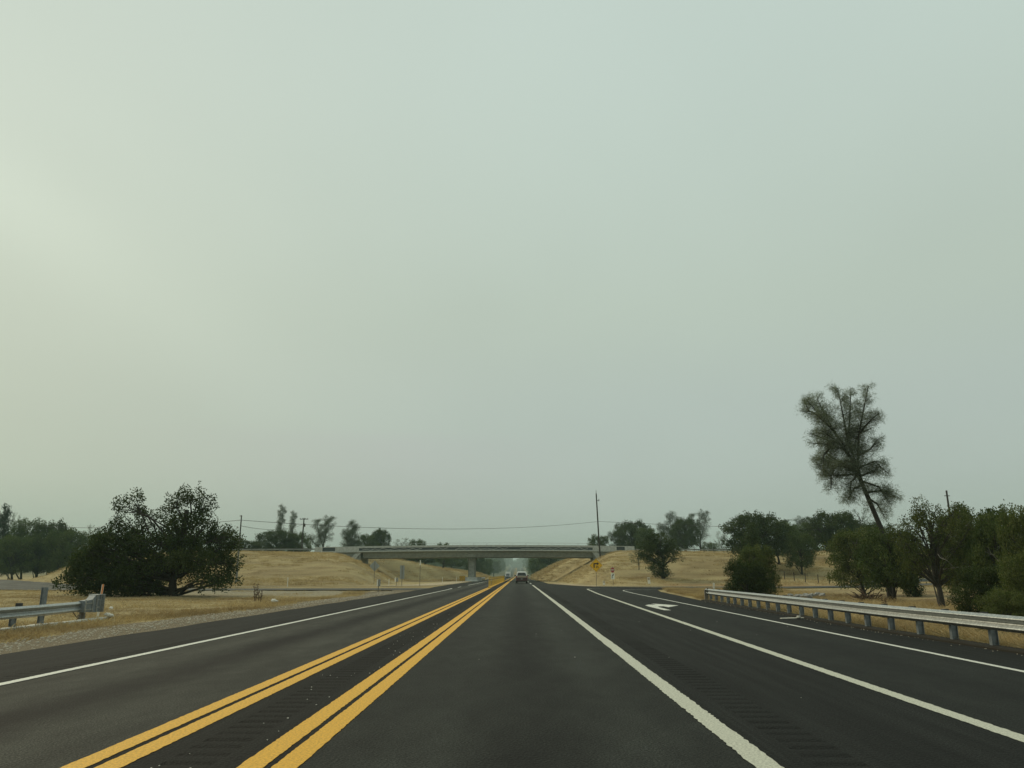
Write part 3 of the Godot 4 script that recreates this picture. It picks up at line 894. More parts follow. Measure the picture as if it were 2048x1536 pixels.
func build_guardrails() -> void:
	# right: face towards the road (-x)
	var o := thing("guardrail", Vector3.ZERO, "long steel guardrail on blue-grey posts along the right shoulder", "guardrail")
	var rail_x := func(D: float) -> float: return right_edge(D) + 0.10
	var path := []
	var D := -5.0
	while D < 44.0:
		path.append(V(rail_x.call(D), 0, D))
		D += 1.9
	for q in [[44.0, 0.0], [45.6, 0.1], [46.6, 0.22]]: path.append(V(rail_x.call(44.0) + q[1] + (q[0] - 44.0) * 0.05, 0, q[0]))
	part("beam", beam(path, 0.37, -1.0), M.galv, o)
	var pm := steel_post(0.66)
	var bm := MB.new()
	bm.box(Vector3(0, 0.53, 0), Vector3(0.13, 0.34, 0.14), Basis.IDENTITY, 0.01)
	var block := bm.mesh()
	D = -4.2
	while D < 45.5:
		var x: float = rail_x.call(D) + 0.21
		var turned := Basis(Vector3.UP, PI / 2)
		var p := part("post", pm, M.post_steel, o)
		p.transform = Transform3D(turned, V(x, 0, D))
		part("spacer_block", block, M.dark_block, o).position = V(x - 0.135, 0, D)
		D += 1.5
	var m := MB.new()
	m.box(V(10.72, 0.3, 46.2), Vector3(0.2, 0.62, 0.2), Basis.IDENTITY, 0.015)
	part("end_post", m.mesh(), M.rust_post, o)
	# left: from beside the car to the boxy end terminal
	o = thing("guardrail", Vector3.ZERO, "short steel guardrail in the left verge ending in a boxy terminal", "guardrail")
	path = []
	for q in [[-13.0, -5.0], [-13.1, 5.0], [-13.2, 14.0], [-13.3, 20.0], [-13.45, 22.5], [-13.7, 24.4], [-13.98, 26.0]]: path.append(V(q[0], 0, q[1]))
	part("beam", beam(path, 0.31, 1.0), M.galv, o)
	var k := 0
	for q in [[-13.30, 12.9], [-13.32, 14.4], [-13.35, 15.9], [-13.38, 17.4], [-13.42, 18.9], [-13.47, 20.4], [-13.53, 21.85], [-13.66, 23.35]]:
		var tall := k == 7
		part("post", steel_post(1.09 if tall else 0.58), M.post_steel, o, "taller post standing above the beam" if tall else "").transform = Transform3D(Basis(Vector3.UP, PI / 2), V(q[0] - 0.12, 0, q[1]))
		if not tall: part("spacer_block", block, M.dark_block, o).position = V(q[0] - 0.005, 0, q[1])
		k += 1
	# terminal head: open steel box that widens towards its square end
	m = MB.new()
	var dir := (V(-13.98, 0, 26.0) - V(-13.7, 0, 24.4)).normalized()
	var right := Vector3(-dir.z, 0, dir.x)
	var b := Basis(right, Vector3.UP, -dir)
	var c0 := V(-13.88, 0, 25.5)
	var outline := PackedVector2Array([Vector2(0, 0.29), Vector2(0.75, 0.29), Vector2(0.95, 0.25), Vector2(1.5, 0.25), Vector2(1.5, 0.80), Vector2(0.95, 0.80), Vector2(0.62, 0.66), Vector2(0, 0.64)])
	m.prism(outline, 0.20, Transform3D(Basis(dir, Vector3.UP, right), c0 + right * 0.16))
	part("terminal_head", m.mesh(), M.post_steel, o)
	m = MB.new()
	m.box(c0 + dir * 1.52 + Vector3.UP * 0.525, Vector3(0.52, 0.58, 0.03), b, 0.006)
	for q in [[0.02, 0.465, 0.40], [0.66, 0.475, 0.42], [1.02, 0.525, 0.56], [1.36, 0.525, 0.56]]:
		m.box(c0 + dir * q[0] + right * 0.175 + Vector3.UP * q[1], Vector3(0.03, q[2], 0.045), b)
	for y in [0.36, 0.55]: m.box(c0 + dir * 0.36 + right * 0.17 + Vector3.UP * y, Vector3(0.02, 0.03, 0.6), b)
	for y in [0.40, 0.64]: m.box(c0 + dir * 1.2 + right * 0.168 + Vector3.UP * y, Vector3(0.02, 0.03, 0.34), b)
	m.box(c0 + dir * 1.22 + right * 0.06 + Vector3.UP * 0.803, Vector3(0.24, 0.012, 0.56), b)
	part("terminal_frame", m.mesh(), M.galv, o)
	m = MB.new()
	m.box(c0 + dir * 0.35 + Vector3.UP * 0.12, Vector3(0.15, 0.55, 0.15), b, 0.01)
	m.box(c0 + dir * 0.1 + Vector3.UP * 0.06, Vector3(0.09, 0.32, 0.09), b, 0.01)
	part("end_post", m.mesh(), M.rust_post, o)
	m = MB.new()
	m.tube([c0 - dir * 0.5 + Vector3.UP * 0.33, c0 + dir * 0.1 + Vector3.UP * 0.05], [0.012, 0.012], 5)
	part("anchor_cable", m.mesh(), M.dark_block, o)
	# pale broken edging in the grass below it
	o = thing("broken_edging", V(-13.4, 0, 19), "pale broken edging lying in the grass under the left guardrail", "edging")
	var r := RandomNumberGenerator.new()
	r.seed = 3
	D = 12.0
	while D < 27.0:
		var w := r.randf_range(0.5, 1.1)
		m = MB.new()
		m.box(Vector3.ZERO, Vector3(0.2, 0.1, w), Basis(Vector3.UP, r.randf_range(-0.08, 0.02)), 0.02)
		if r.randf() < 0.75: part("slab", m.mesh(), M.litter, o).position = V(-13.25 - 0.03 * (D - 12.0) + r.randf_range(-0.08, 0.08), 0.035, D) - o.position
		D += w + 0.1
	# guardrails on the overpass approaches and along the right ramp
	for q in [[-44.6, -118.0, NEAR + 0.2, 6.36, "pale guardrail on top of the left embankment leading to the bridge"], [25.3, 100.0, NEAR + 0.2, 6.30, "pale guardrail on top of the right embankment behind the oaks"]]:
		o = thing("guardrail", Vector3.ZERO, q[4], "guardrail", "guardrails on the bridge approaches")
		path = []
		var n := 20
		for i in n + 1:
			var x := lerpf(q[0], q[1], float(i) / n)
			path.append(V(x, q[3] - 0.10 - 0.004 * absf(x - q[0]), q[2]))
		part("beam", beam(path, 0.42, 1.0 if q[0] < 0.0 else -1.0), M.galv, o)
		var sp := steel_post(0.74)
		var count := 24
		for i in count:
			var x := lerpf(q[0], q[1], (i + 0.5) / count)
			part("post", sp, M.post_steel, o).position = V(x, q[3] - 0.10 - 0.004 * absf(x - q[0]), q[2] - 0.16)
	o = thing("guardrail", Vector3.ZERO, "dark weathered guardrail along the ramp behind the right-hand trees", "guardrail")
	path = []
	for q in [[36.5, 89.0], [42.0, 90.2], [50.0, 92.2], [58.0, 95.0]]: path.append(V(q[0], near_path(ramp_right, ramp_right_half, q[0], q[1]).y, q[1]))
	part("beam", beam(path, 0.42, 1.0), M.post_steel, o)
	var sp2 := steel_post(0.7)
	for i in 12:
		var t := i / 11.0 * 2.99
		var p: Vector3 = path[int(t)].lerp(path[int(t) + 1], t - int(t))
		part("post", sp2, M.rust_post, o).position = p + Vector3(0, 0, 0.14)
	# guardrail beyond the column, by the oncoming lane
	o = thing("guardrail", Vector3.ZERO, "guardrail starting behind the bridge column beside the oncoming lane", "guardrail")
	part("beam", beam([V(-8.9, 0, 188), V(-8.9, 0, 206), V(-9.3, 0, 222)], 0.45, 1.0), M.galv, o)
	for i in 9: part("post", sp2, M.rust_post, o).position = V(-9.05 - 0.03 * i, 0, 188.5 + i * 4.0)

# ---------------------------------------------------------------- signs, posts and poles
func disc_poly(n: int, r: float, turn := 0.0) -> PackedVector2Array:
	var out := PackedVector2Array()
	for i in n: out.append(Vector2(cos(turn + TAU * i / n), sin(turn + TAU * i / n)) * r)
	return out

func rounded(poly: PackedVector2Array, r: float) -> PackedVector2Array:
	var out := PackedVector2Array()
	var n := poly.size()
	for i in n:
		var a := poly[i]
		var p := (poly[(i + n - 1) % n] - a).normalized()
		var q := (poly[(i + 1) % n] - a).normalized()
		for k in 4:
			var t := k / 3.0
			out.append(((a + p * r).lerp(a, t)).lerp(a.lerp(a + q * r, t), t))
	return out

func letters(text: String, size: float, width := 1.0) -> ArrayMesh:
	var t := TextMesh.new()
	t.text = text
	var f := SystemFont.new()
	f.font_names = PackedStringArray(["Droid Sans"])
	f.font_weight = 700
	t.font = f
	t.font_size = 64
	t.pixel_size = size / 64.0
	t.depth = 0.006
	var a := t.get_mesh_arrays()
	var vs: PackedVector3Array = a[Mesh.ARRAY_VERTEX]
	for i in vs.size(): vs[i].x *= width
	a[Mesh.ARRAY_VERTEX] = vs
	var out := ArrayMesh.new()
	out.add_surface_from_arrays(Mesh.PRIMITIVE_TRIANGLES, a)
	return out

func post_mesh(h: float, w := 0.05, d := 0.03) -> ArrayMesh:
	var m := MB.new()
	m.box(Vector3(0, h / 2 - 0.2, 0), Vector3(w, h + 0.4, d), Basis.IDENTITY, 0.004)
	return m.mesh()

func plate(poly: PackedVector2Array, z: float, depth := 0.004) -> ArrayMesh:
	var m := MB.new()
	m.prism(poly, depth, Transform3D(Basis.IDENTITY, Vector3(0, 0, z)))
	return m.mesh()

func build_signs() -> void:
	var diamond := rounded(disc_poly(4, 0.82), 0.06)
	var o := thing("warning_sign", V(9.7, land(9.7, 100.3), 100.3), "yellow diamond sign with black right-turn arrow and 25", "sign")
	var top := 2.56 - o.position.y
	part("post", post_mesh(top + 0.5), M.rust_post, o)
	var face := part("panel", plate(diamond, 0.04), M.sign_yellow, o)
	face.position.y = top
	var rim := Geometry2D.offset_polygon(disc_poly(4, 0.82), -0.045)[0]
	var m := MB.new()
	for i in 4:
		var a := rim[i]
		var b := rim[(i + 1) % 4]
		var d := (b - a).normalized()
		m.box(Vector3((a.x + b.x) / 2, (a.y + b.y) / 2, 0.0425), Vector3(a.distance_to(b) - 0.06, 0.020, 0.005 + 0.001 * (i % 2)), Basis(Vector3(0, 0, 1), d.angle()))
	part("border", m.mesh(), M.black, face)
	var arrow := PackedVector2Array([Vector2(-0.32, -0.30), Vector2(-0.17, -0.30), Vector2(-0.17, 0.13), Vector2(0.12, 0.13), Vector2(0.12, 0.02), Vector2(0.40, 0.205), Vector2(0.12, 0.39), Vector2(0.12, 0.28), Vector2(-0.32, 0.28)])
	part("arrow", plate(arrow, 0.046), M.black, face)
	part("speed_figures", letters("25", 0.36), M.black, face).position = Vector3(0.14, -0.19, 0.043)
	# stop sign, turned a little away, with a white plate under it
	o = thing("stop_sign", V(12.85, land(12.85, 109.4), 109.4), "red stop sign above a white right-arrow plate on one post", "sign")
	o.rotation.y = deg_to_rad(-48)
	part("post", post_mesh(2.5 - o.position.y), M.rust_post, o)
	face = part("octagon", plate(disc_poly(8, 0.39, PI / 8), 0.04), M.sign_red, o)
	face.position.y = 2.05 - o.position.y
	part("lettering", letters("STOP", 0.25, 0.9), M.sign_white, face).position = Vector3(0, 0, 0.043)
	m = MB.new()
	for i in 8:
		var a := disc_poly(8, 0.37, PI / 8)[i]
		var b := disc_poly(8, 0.37, PI / 8)[(i + 1) % 8]
		m.box(Vector3((a.x + b.x) / 2, (a.y + b.y) / 2, 0.0425), Vector3(a.distance_to(b), 0.02, 0.005 + 0.001 * (i % 2)), Basis(Vector3(0, 0, 1), (b - a).angle()))
	part("border", m.mesh(), M.sign_white, face)
	face = part("arrow_plate", plate(rounded(PackedVector2Array([Vector2(-0.31, -0.38), Vector2(0.31, -0.38), Vector2(0.31, 0.38), Vector2(-0.31, 0.38)]), 0.04), 0.04), M.sign_white, o)
	face.position.y = 1.22 - o.position.y
	arrow = PackedVector2Array([Vector2(-0.17, -0.27), Vector2(-0.05, -0.27), Vector2(-0.05, 0.02), Vector2(0.06, 0.12), Vector2(0.12, 0.05), Vector2(0.21, 0.30), Vector2(-0.06, 0.24), Vector2(-0.01, 0.19), Vector2(-0.17, 0.06)])
	part("arrow", plate(arrow, 0.045), M.black, face)
	# signs that face the other way, seen from behind
	o = thing("warning_sign", V(-20.5, land(-20.5, 114), 114), "grey back of a diamond sign by the left side road", "sign")
	top = 2.62 - o.position.y
	part("post", post_mesh(top + 0.55, 0.06), M.rust_post, o)
	part("panel", plate(rounded(disc_poly(4, 0.76), 0.05), -0.03), M.sign_back, o).position.y = top
	o = thing("narrow_sign", V(-15.15, land(-15.15, 104.4), 104.4), "grey back of a tall narrow sign panel left of the column", "sign")
	top = 1.75 - o.position.y
	part("post", post_mesh(top + 0.85, 0.07), M.rust_post, o)
	var tall := rounded(PackedVector2Array([Vector2(-0.29, -0.86), Vector2(0.29, -0.86), Vector2(0.29, 0.86), Vector2(-0.29, 0.86)]), 0.05)
	part("panel", plate(tall, -0.03), M.sign_back, o).position.y = top
	# marker posts: [x, D, height, board width, board height, label]
	for q in [[-11.62, 66.8, 1.06, 0.3, 0.55, "pale twin-board marker post nearest the highway on the left verge"], [-15.86, 104.4, 1.0, 0.46, 0.52, "pale twin-board marker post between the two grey signs"]]:
		o = thing("marker_post", V(q[0], land(q[0], q[1]), q[1]), q[5], "marker post", "pale markers on the left verge")
		part("post", post_mesh(q[2], 0.06, 0.04), M.rust_post, o)
		for s in [-1, 1]:
			m = MB.new()
			m.box(Vector3(s * q[3] * 0.3, q[2] - q[4] * 0.5, 0.04), Vector3(q[3] * 0.42, q[4], 0.02), Basis(Vector3.UP, s * 0.3), 0.005)
			part("board", m.mesh(), M.marker_white if s < 0 else M.sign_back, o)
	o = thing("tall_marker", V(-12.82, land(-12.82, 104.4), 104.4), "tall thin snow pole with a pale tip beside the dirt wedge", "marker post")
	part("post", post_mesh(3.0 - o.position.y, 0.055), M.rust_post, o)
	m = MB.new()
	m.box(Vector3(0, 2.95 - o.position.y, 0), Vector3(0.14, 0.62, 0.05), Basis.IDENTITY, 0.01)
	part("tip", m.mesh(), M.marker_white, o)
	for q in [[-17.9, 111.0, 0.9, "thin pale stake left of the near twin-board marker"], [-27.6, 96.0, 1.1, "lone thin pale stake before the left hillside"], [-14.2, 150.0, 0.95, "first of the thin pale stakes under the bridge's left span"], [-13.0, 168.0, 1.0, "thin pale stake midway between tall snow pole and column"], [-12.6, 176.0, 1.1, "thin pale stake just behind the chevron panel"], [-41.5, 168.0, 0.8, "short white stake under the bridge parapet's left end"]]:
		o = thing("marker_stake", V(q[0], land(q[0], q[1]), q[1]), q[3], "marker post", "thin pale stakes on the left")
		part("stake", post_mesh(q[2], 0.09, 0.03), M.marker_white, o)
	# right-hand paddles with an amber reflector
	for q in [[11.45, 108.0, 0.55, 0.30, "white paddle marker with tan top beside the stop sign"], [17.2, 106.0, 0.86, 0.34, "leaning white paddle marker below the embankment oak"]]:
		o = thing("paddle_marker", V(q[0], maxf(land(q[0], q[1]), 0.0), q[1]), q[4], "marker post", "white paddles on the right verge")
		if q[1] < 107.0: o.rotation.z = 0.09
		part("stake", post_mesh(q[2] * 0.6, 0.06), M.rust_post, o)
		m = MB.new()
		m.box(Vector3(0, q[2] * 0.62, 0.03), Vector3(q[3], q[2] * 0.95, 0.03), Basis.IDENTITY, 0.012)
		part("paddle", m.mesh(), M.marker_white, o)
		m = MB.new()
		m.box(Vector3(0, q[2] * 0.86, 0.05), Vector3(q[3] * 0.8, q[2] * 0.34, 0.012), Basis.IDENTITY, 0.004)
		part("reflector", m.mesh(), M.car_tan, o)
	o = thing("marker_stake", V(15.0, land(15.0, 62.0), 62.0), "thick pale wooden stake behind the far end of the guardrail", "marker post")
	m = MB.new()
	m.box(Vector3(0, 0.45, 0), Vector3(0.13, 1.1, 0.06), Basis.IDENTITY, 0.01)
	part("stake", m.mesh(), M.marker_white, o)
	o = thing("flexible_marker", V(-14.35, land(-14.35, 27.6), 27.6), "thin white stake with orange strip behind the guardrail terminal", "marker post")
	o.rotation.z = -0.05
	m = MB.new()
	m.box(Vector3(0, 0.45, 0), Vector3(0.075, 1.3, 0.02), Basis.IDENTITY, 0.004)
	part("stake", m.mesh(), M.marker_white, o)
	m = MB.new()
	m.box(Vector3(0.012, 0.90, 0.013), Vector3(0.05, 0.42, 0.008), Basis.IDENTITY, 0.002)
	part("orange_strip", m.mesh(), M.marker_orange, o)

func build_channelizers() -> void:
	var m := MB.new()
	m.sweep([Vector2(-0.2, -0.02), Vector2(-0.16, 0.08), Vector2(0.16, 0.08), Vector2(0.2, -0.02)], [V(-3.28, 0, 90), V(-3.28, 0, 120), V(-3.2, 0, 150), V(-3.15, 0, 180)], true)
	whole("channelizer_kerb", m.mesh(), M.yellow, Vector3.ZERO, "low yellow kerb carrying the row of yellow posts", "kerb")
	var o := thing("channelizer_post", V(-3.30, 0.08, 90.6), "nearest yellow plastic post at the end of the median row", "channelizer", "yellow channelizer posts on the median")
	m = MB.new()
	m.tube([Vector3(0, 0, 0), Vector3(0, 0.05, 0), Vector3(0, 0.06, 0), Vector3(0, 1.06, 0), Vector3(0, 1.10, 0)], [0.10, 0.09, 0.055, 0.05, 0.03], 10)
	part("tube", m.mesh(), M.channel_yellow, o)
	for y in [0.72, 0.93]:
		m = MB.new()
		m.tube([Vector3(0, y, 0), Vector3(0, y + 0.13, 0)], [0.0555, 0.0545], 10)
		part("reflective_band", m.mesh(), M.channel_band, o)
	for i in range(1, 19):
		var D := 90.6 + i * 4.9
		copy_of(o, "channelizer_post", V(lerpf(-3.30, -3.16, i / 18.0), 0.08, D), "farthest yellow plastic post in the row on the median kerb" if i == 18 else "yellow plastic post within the dense row on the median kerb", "channelizer", "yellow channelizer posts on the median")

func sag(a: Vector3, b: Vector3, dip: float, n := 24) -> Array:
	var out := []
	for i in n + 1:
		var t := float(i) / n
		out.append(a.lerp(b, t) - Vector3(0, dip * 4.0 * t * (1.0 - t), 0))
	return out

func build_poles() -> void:
	var o := thing("utility_pole", V(16.95, land(16.95, 165), 165), "tall dark wooden pole leaning left beside the bridge's right end", "utility pole")
	var m := MB.new()
	var y0 := o.position.y
	m.tube([Vector3(0, -0.5, 0), Vector3(-0.22, 7.4 - y0, 0), Vector3(-0.58, 18.0 - y0, 0)], [0.19, 0.16, 0.125], 8)
	part("shaft", m.mesh(), M.wood_pole, o)
	m = MB.new()
	m.tube([Vector3(-0.58, 18.0 - y0, 0), Vector3(-0.6, 18.75 - y0, 0)], [0.06, 0.05], 6)
	part("tip", m.mesh(), M.grey_pole, o)
	m = MB.new()
	m.box(Vector3(-0.28, 16.5 - y0, 0), Vector3(0.6, 0.1, 0.1))
	m.box(Vector3(-0.05, 16.62 - y0, 0), Vector3(0.12, 0.42, 0.12))
	part("bracket", m.mesh(), M.wood_pole, o)
	o = thing("utility_pole", V(-36.7, land(-36.7, 104.3), 104.3), "slender grey pole with a thin dark top right of the big oak", "utility pole")
	m = MB.new()
	m.tube([Vector3(0, -0.3, 0), Vector3(0, 6.4, 0)], [0.16, 0.105], 8)
	part("shaft", m.mesh(), M.grey_pole, o)
	m = MB.new()
	m.tube([Vector3(0, 6.4, 0), Vector3(0, 8.7, 0)], [0.085, 0.07], 6)
	m.box(Vector3(-0.08, 8.62, 0), Vector3(0.3, 0.08, 0.08))
	part("mast_top", m.mesh(), M.wood_pole, o)
	o = thing("utility_pole", V(-54.4, land(-54.4, 200), 200), "wooden pole with a crossarm in front of the hilltop grove", "utility pole")
	y0 = o.position.y
	m = MB.new()
	m.tube([Vector3(-0.2, -0.5, 0), Vector3(0, 15.4 - y0, 0)], [0.2, 0.15], 8)
	part("shaft", m.mesh(), M.wood_pole, o)
	m = MB.new()
	m.box(Vector3(0, 15.1 - y0, 0), Vector3(2.1, 0.16, 0.14))
	for x in [-0.95, -0.4, 0.4, 0.95]: m.box(Vector3(x, 15.28 - y0, 0), Vector3(0.09, 0.22, 0.09))
	m.box(Vector3(0.28, 13.6 - y0, 0), Vector3(0.3, 0.8, 0.3), Basis.IDENTITY, 0.05)
	part("crossarm", m.mesh(), M.wood_pole, o)
	o = thing("utility_pole", V(65.3, land(65.3, 120), 120), "dark pole top rising behind the right-hand oaks", "utility pole")
	y0 = o.position.y
	m = MB.new()
	m.tube([Vector3(0.15, -0.5, 0), Vector3(0, 13.9 - y0, 0)], [0.18, 0.13], 8)
	part("shaft", m.mesh(), M.wood_pole, o)
	m = MB.new()
	m.box(Vector3(0, 13.1 - y0, 0), Vector3(0.8, 0.1, 0.1))
	part("bracket", m.mesh(), M.wood_pole, o)
	for q in [[V(-36.7, 8.45, 104.3), V(16.75, 12.2, 165), 1.35, "overhead wire sagging between grey pole and tall leaning pole"], [V(16.75, 12.2, 165), V(65.3, 7.6, 120), 0.25, "overhead wire running right from the tall leaning pole"], [V(-36.7, 7.7, 104.3), V(-54.4, 13.9, 200), 0.9, "lower wire from the grey pole up to the crossarm pole"], [V(-36.7, 8.45, 104.3), V(-130, 14.5, 190), 1.5, "overhead wire passing left behind the big oak"], [V(65.3, 7.6, 120), V(120, 8.0, 85), 0.6, "overhead wire leaving right over the dark oaks"]]:
		m = MB.new()
		m.tube(sag(q[0], q[1], q[2]), fill(0.03, 25), 5)
		whole("overhead_wire", m.mesh(), M.wire, Vector3.ZERO, q[3], "wire", "overhead wires")
	# wire fence on the right plateau
	o = thing("wire_fence", Vector3.ZERO, "thin wire fence on dark posts across the right hilltop", "fence")
	var tops := []
	for i in 9:
		var p := V(33.0 + i * 1.75, 0, 150.0 - i * 0.4)
		p.y = land(p.x, -p.z)
		var pole := part("post", post_mesh(1.25, 0.075, 0.075), M.wood_pole, o)
		pole.position = p
		tops.append(p)
	for y in [0.5, 0.85, 1.15]:
		m = MB.new()
		var pts := []
		for p in tops: pts.append(p + Vector3(0, y, 0.05))
		m.tube(pts, fill(0.012, pts.size()), 4)
		part("wire", m.mesh(), M.wire, o)
	o = thing("wire_fence", Vector3.ZERO, "short run of fence posts left of the small field oak", "fence")
	tops = []
	for q in [[37.3, 113], [38.3, 112.0], [39.3, 110.5], [40.3, 108.5], [41.0, 106.5], [41.6, 104.0]]:
		var p := V(q[0], land(q[0], q[1]), q[1])
		part("post", post_mesh(1.2, 0.09, 0.09), M.wood_pole, o).position = p
		tops.append(p)
	for y in [0.5, 0.95]:
		m = MB.new()
		var pts := []
		for p in tops: pts.append(p + Vector3(0, y, 0.06))
		m.tube(pts, fill(0.012, pts.size()), 4)
		part("wire", m.mesh(), M.wire, o)

# ---------------------------------------------------------------- vehicles
# outline seen from behind, lofted along the length: stations of [z, half width at belt, half width at roof, y floor, y belt, y roof]
func loft(m: MB, stations: Array) -> void:
	var rings := []
	for s in stations:
		var ring := []
		for q in [[-0.94, 0.0], [-1.0, 0.14], [-1.0, 0.85], [-0.97, 1.0]]: ring.append(Vector3(s[1] * q[0], lerpf(s[3], s[4], q[1]), s[0]))
		if s[5] > s[4] + 0.02:
			ring.append(Vector3(-lerpf(s[1] * 0.97, s[2], 0.9), lerpf(s[4], s[5], 0.86), s[0]))
			ring.append(Vector3(-s[2] * 0.86, s[5], s[0]))
		else:
			ring.append(Vector3(-s[1] * 0.93, s[4] + 0.012, s[0])); ring.append(Vector3(-s[1] * 0.8, s[4] + 0.02, s[0]))
		var other := ring.duplicate()
		other.reverse()
		for p in other: ring.append(Vector3(-p.x, p.y, p.z))
		rings.append(ring)
	var n: int = rings[0].size()
	for i in rings.size() - 1:
		var mid := Vector3(0, (stations[i][3] + stations[i][4]) / 2, (stations[i][0] + stations[i + 1][0]) / 2)
		for k in n: m.face_out([rings[i][k], rings[i][(k + 1) % n], rings[i + 1][(k + 1) % n], rings[i + 1][k]], mid)
	var inside := Vector3(0, (stations[0][3] + stations[0][4]) / 2, (stations[0][0] + stations[-1][0]) / 2)
	m.face_out(rings[0], inside); m.face_out(rings[-1], inside)

func wheels(o: Node3D, half: float, zs: Array, r: float) -> void:
	for z in zs:
		for s in [-1, 1]:
			var m := MB.new()
			m.tube([Vector3(-0.13, 0, 0), Vector3(-0.11, 0, 0), Vector3(0.11, 0, 0), Vector3(0.13, 0, 0)], [r * 0.88, r, r, r * 0.88], 18)
			var w := part("wheel", m.mesh(), M.tyre, o)
			w.position = Vector3(s * half, r, z)
			m = MB.new()
			m.tube([Vector3(-0.135, 0, 0), Vector3(0.135, 0, 0)], [r * 0.55, r * 0.55], 14)
			part("rim", m.mesh(), M.rim, w)

func slab(poly: Array, depth: float, at: Vector3, tilt := 0.0) -> ArrayMesh:
	var m := MB.new()
	m.prism(PackedVector2Array(poly), depth, Transform3D(Basis(Vector3.RIGHT, tilt), at))
	return m.mesh()

func build_vehicles() -> void:
	# tall two-tone estate seen from behind; local +z is its rear
	var o := thing("car", V(0.53, 0, 134.5), "dark red and white car ahead of us in our lane", "car")
	var m := MB.new()
	loft(m, [[2.30, 0.90, 0.70, 0.42, 0.92, 0.9], [2.10, 0.95, 0.70, 0.34, 0.97, 0.95], [-1.1, 0.96, 0.7, 0.30, 0.97, 0.95], [-2.3, 0.92, 0.7, 0.32, 0.94, 0.9], [-2.55, 0.80, 0.6, 0.42, 0.80, 0.8]])
	part("lower_body", m.mesh(), M.car_red, o)
	m = MB.new()
	loft(m, [[2.27, 0.925, 0.86, 0.975, 1.20, 1.24], [2.02, 0.935, 0.76, 0.975, 1.20, 1.86], [1.8, 0.935, 0.75, 0.975, 1.20, 1.92], [0.2, 0.94, 0.75, 0.975, 1.20, 1.93], [-0.6, 0.94, 0.72, 0.975, 1.20, 1.88], [-1.25, 0.93, 0.7, 0.975, 1.15, 1.2]])
	part("cabin", m.mesh(), M.car_white, o)
	part("tailgate", slab([Vector2(-0.80, 0.99), Vector2(0.80, 0.99), Vector2(0.80, 1.22), Vector2(-0.80, 1.22)], 0.05, Vector3(0, 0, 2.285)), M.car_tan, o)
	part("rear_window", slab([Vector2(-0.76, 0.0), Vector2(0.76, 0.0), Vector2(0.62, 0.48), Vector2(0.5, 0.53), Vector2(-0.5, 0.53), Vector2(-0.62, 0.48)], 0.03, Vector3(0, 1.27, 2.30), -0.38), M.glass, o)
	for s in [-1, 1]:
		part("tail_light", slab([Vector2(-0.07, 0.96), Vector2(0.07, 0.96), Vector2(0.07, 1.24), Vector2(-0.07, 1.24)], 0.06, Vector3(s * 0.86, 0, 2.29)), M.tail_light, o)
		part("side_window", slab([Vector2(-1.9, 1.24), Vector2(0.9, 1.24), Vector2(0.45, 1.72), Vector2(-1.6, 1.74)], 0.02, Vector3.ZERO), M.glass, o).transform = Transform3D(Basis(Vector3.UP, PI / 2 * s) * Basis(Vector3.RIGHT, -0.28), Vector3(s * 1.27, 0.03, 0.0))
		m = MB.new()
		m.box(Vector3(s * 1.08, 1.26, -0.75), Vector3(0.24, 0.19, 0.1), Basis.IDENTITY, 0.03)
		m.box(Vector3(s * 0.96, 1.22, -0.74), Vector3(0.12, 0.05, 0.06))
		part("mirror", m.mesh(), M.dark_block, o)
	m = MB.new()
	m.box(Vector3(0, 0.5, 2.36), Vector3(1.76, 0.2, 0.16), Basis.IDENTITY, 0.04)
	part("bumper", m.mesh(), M.car_red, o)
	m = MB.new()
	m.box(Vector3(0, 0.36, 2.3), Vector3(1.2, 0.1, 0.1), Basis.IDENTITY, 0.02)
	part("lower_trim", m.mesh(), M.dark_block, o)
	m = MB.new()
	m.box(Vector3(0, 0.74, 2.33), Vector3(0.30, 0.15, 0.02), Basis.IDENTITY, 0.004)
	part("number_plate", m.mesh(), M.sign_back, o)
	wheels(o, 0.84, [1.45, -1.5], 0.37)
	# oncoming car and the boxy van behind it; local +z is their front
	o = thing("car", V(-4.4, 0, 330), "dark blue oncoming car far ahead under the bridge", "car")
	m = MB.new()
	loft(m, [[2.25, 0.80, 0.6, 0.30, 0.62, 0.6], [2.0, 0.90, 0.6, 0.22, 0.78, 0.7], [0.9, 0.92, 0.6, 0.22, 0.90, 0.8], [-1.9, 0.92, 0.6, 0.22, 0.92, 0.8], [-2.2, 0.86, 0.6, 0.35, 0.88, 0.8]])
	part("body", m.mesh(), M.car_blue, o)
	m = MB.new()
	loft(m, [[0.95, 0.86, 0.7, 0.86, 0.9, 0.94], [0.15, 0.86, 0.62, 0.86, 0.95, 1.42], [-1.1, 0.86, 0.62, 0.86, 0.95, 1.44], [-1.9, 0.84, 0.6, 0.86, 0.92, 1.0]])
	part("cabin", m.mesh(), M.car_blue, o)
	part("windscreen", slab([Vector2(-0.76, 0.0), Vector2(0.76, 0.0), Vector2(0.6, 0.82), Vector2(-0.6, 0.82)], 0.02, Vector3(0, 0.93, 0.99), -1.02), M.glass, o)
	for s in [-1, 1]: part("headlight", slab([Vector2(-0.2, 0.56), Vector2(0.2, 0.56), Vector2(0.2, 0.70), Vector2(-0.2, 0.70)], 0.3, Vector3(s * 0.62, 0, 2.22)), M.head_light, o)
	m = MB.new()
	m.box(Vector3(0, 0.42, 2.24), Vector3(1.3, 0.2, 0.06), Basis.IDENTITY, 0.02)
	part("grille", m.mesh(), M.dark_block, o)
	wheels(o, 0.8, [1.4, -1.4], 0.32)
	o = thing("van", V(-4.5, 0, 343), "white boxy van following the dark blue oncoming car", "van")
	m = MB.new()
	m.box(Vector3(0, 1.55, -1.2), Vector3(2.15, 2.1, 4.2), Basis.IDENTITY, 0.06)
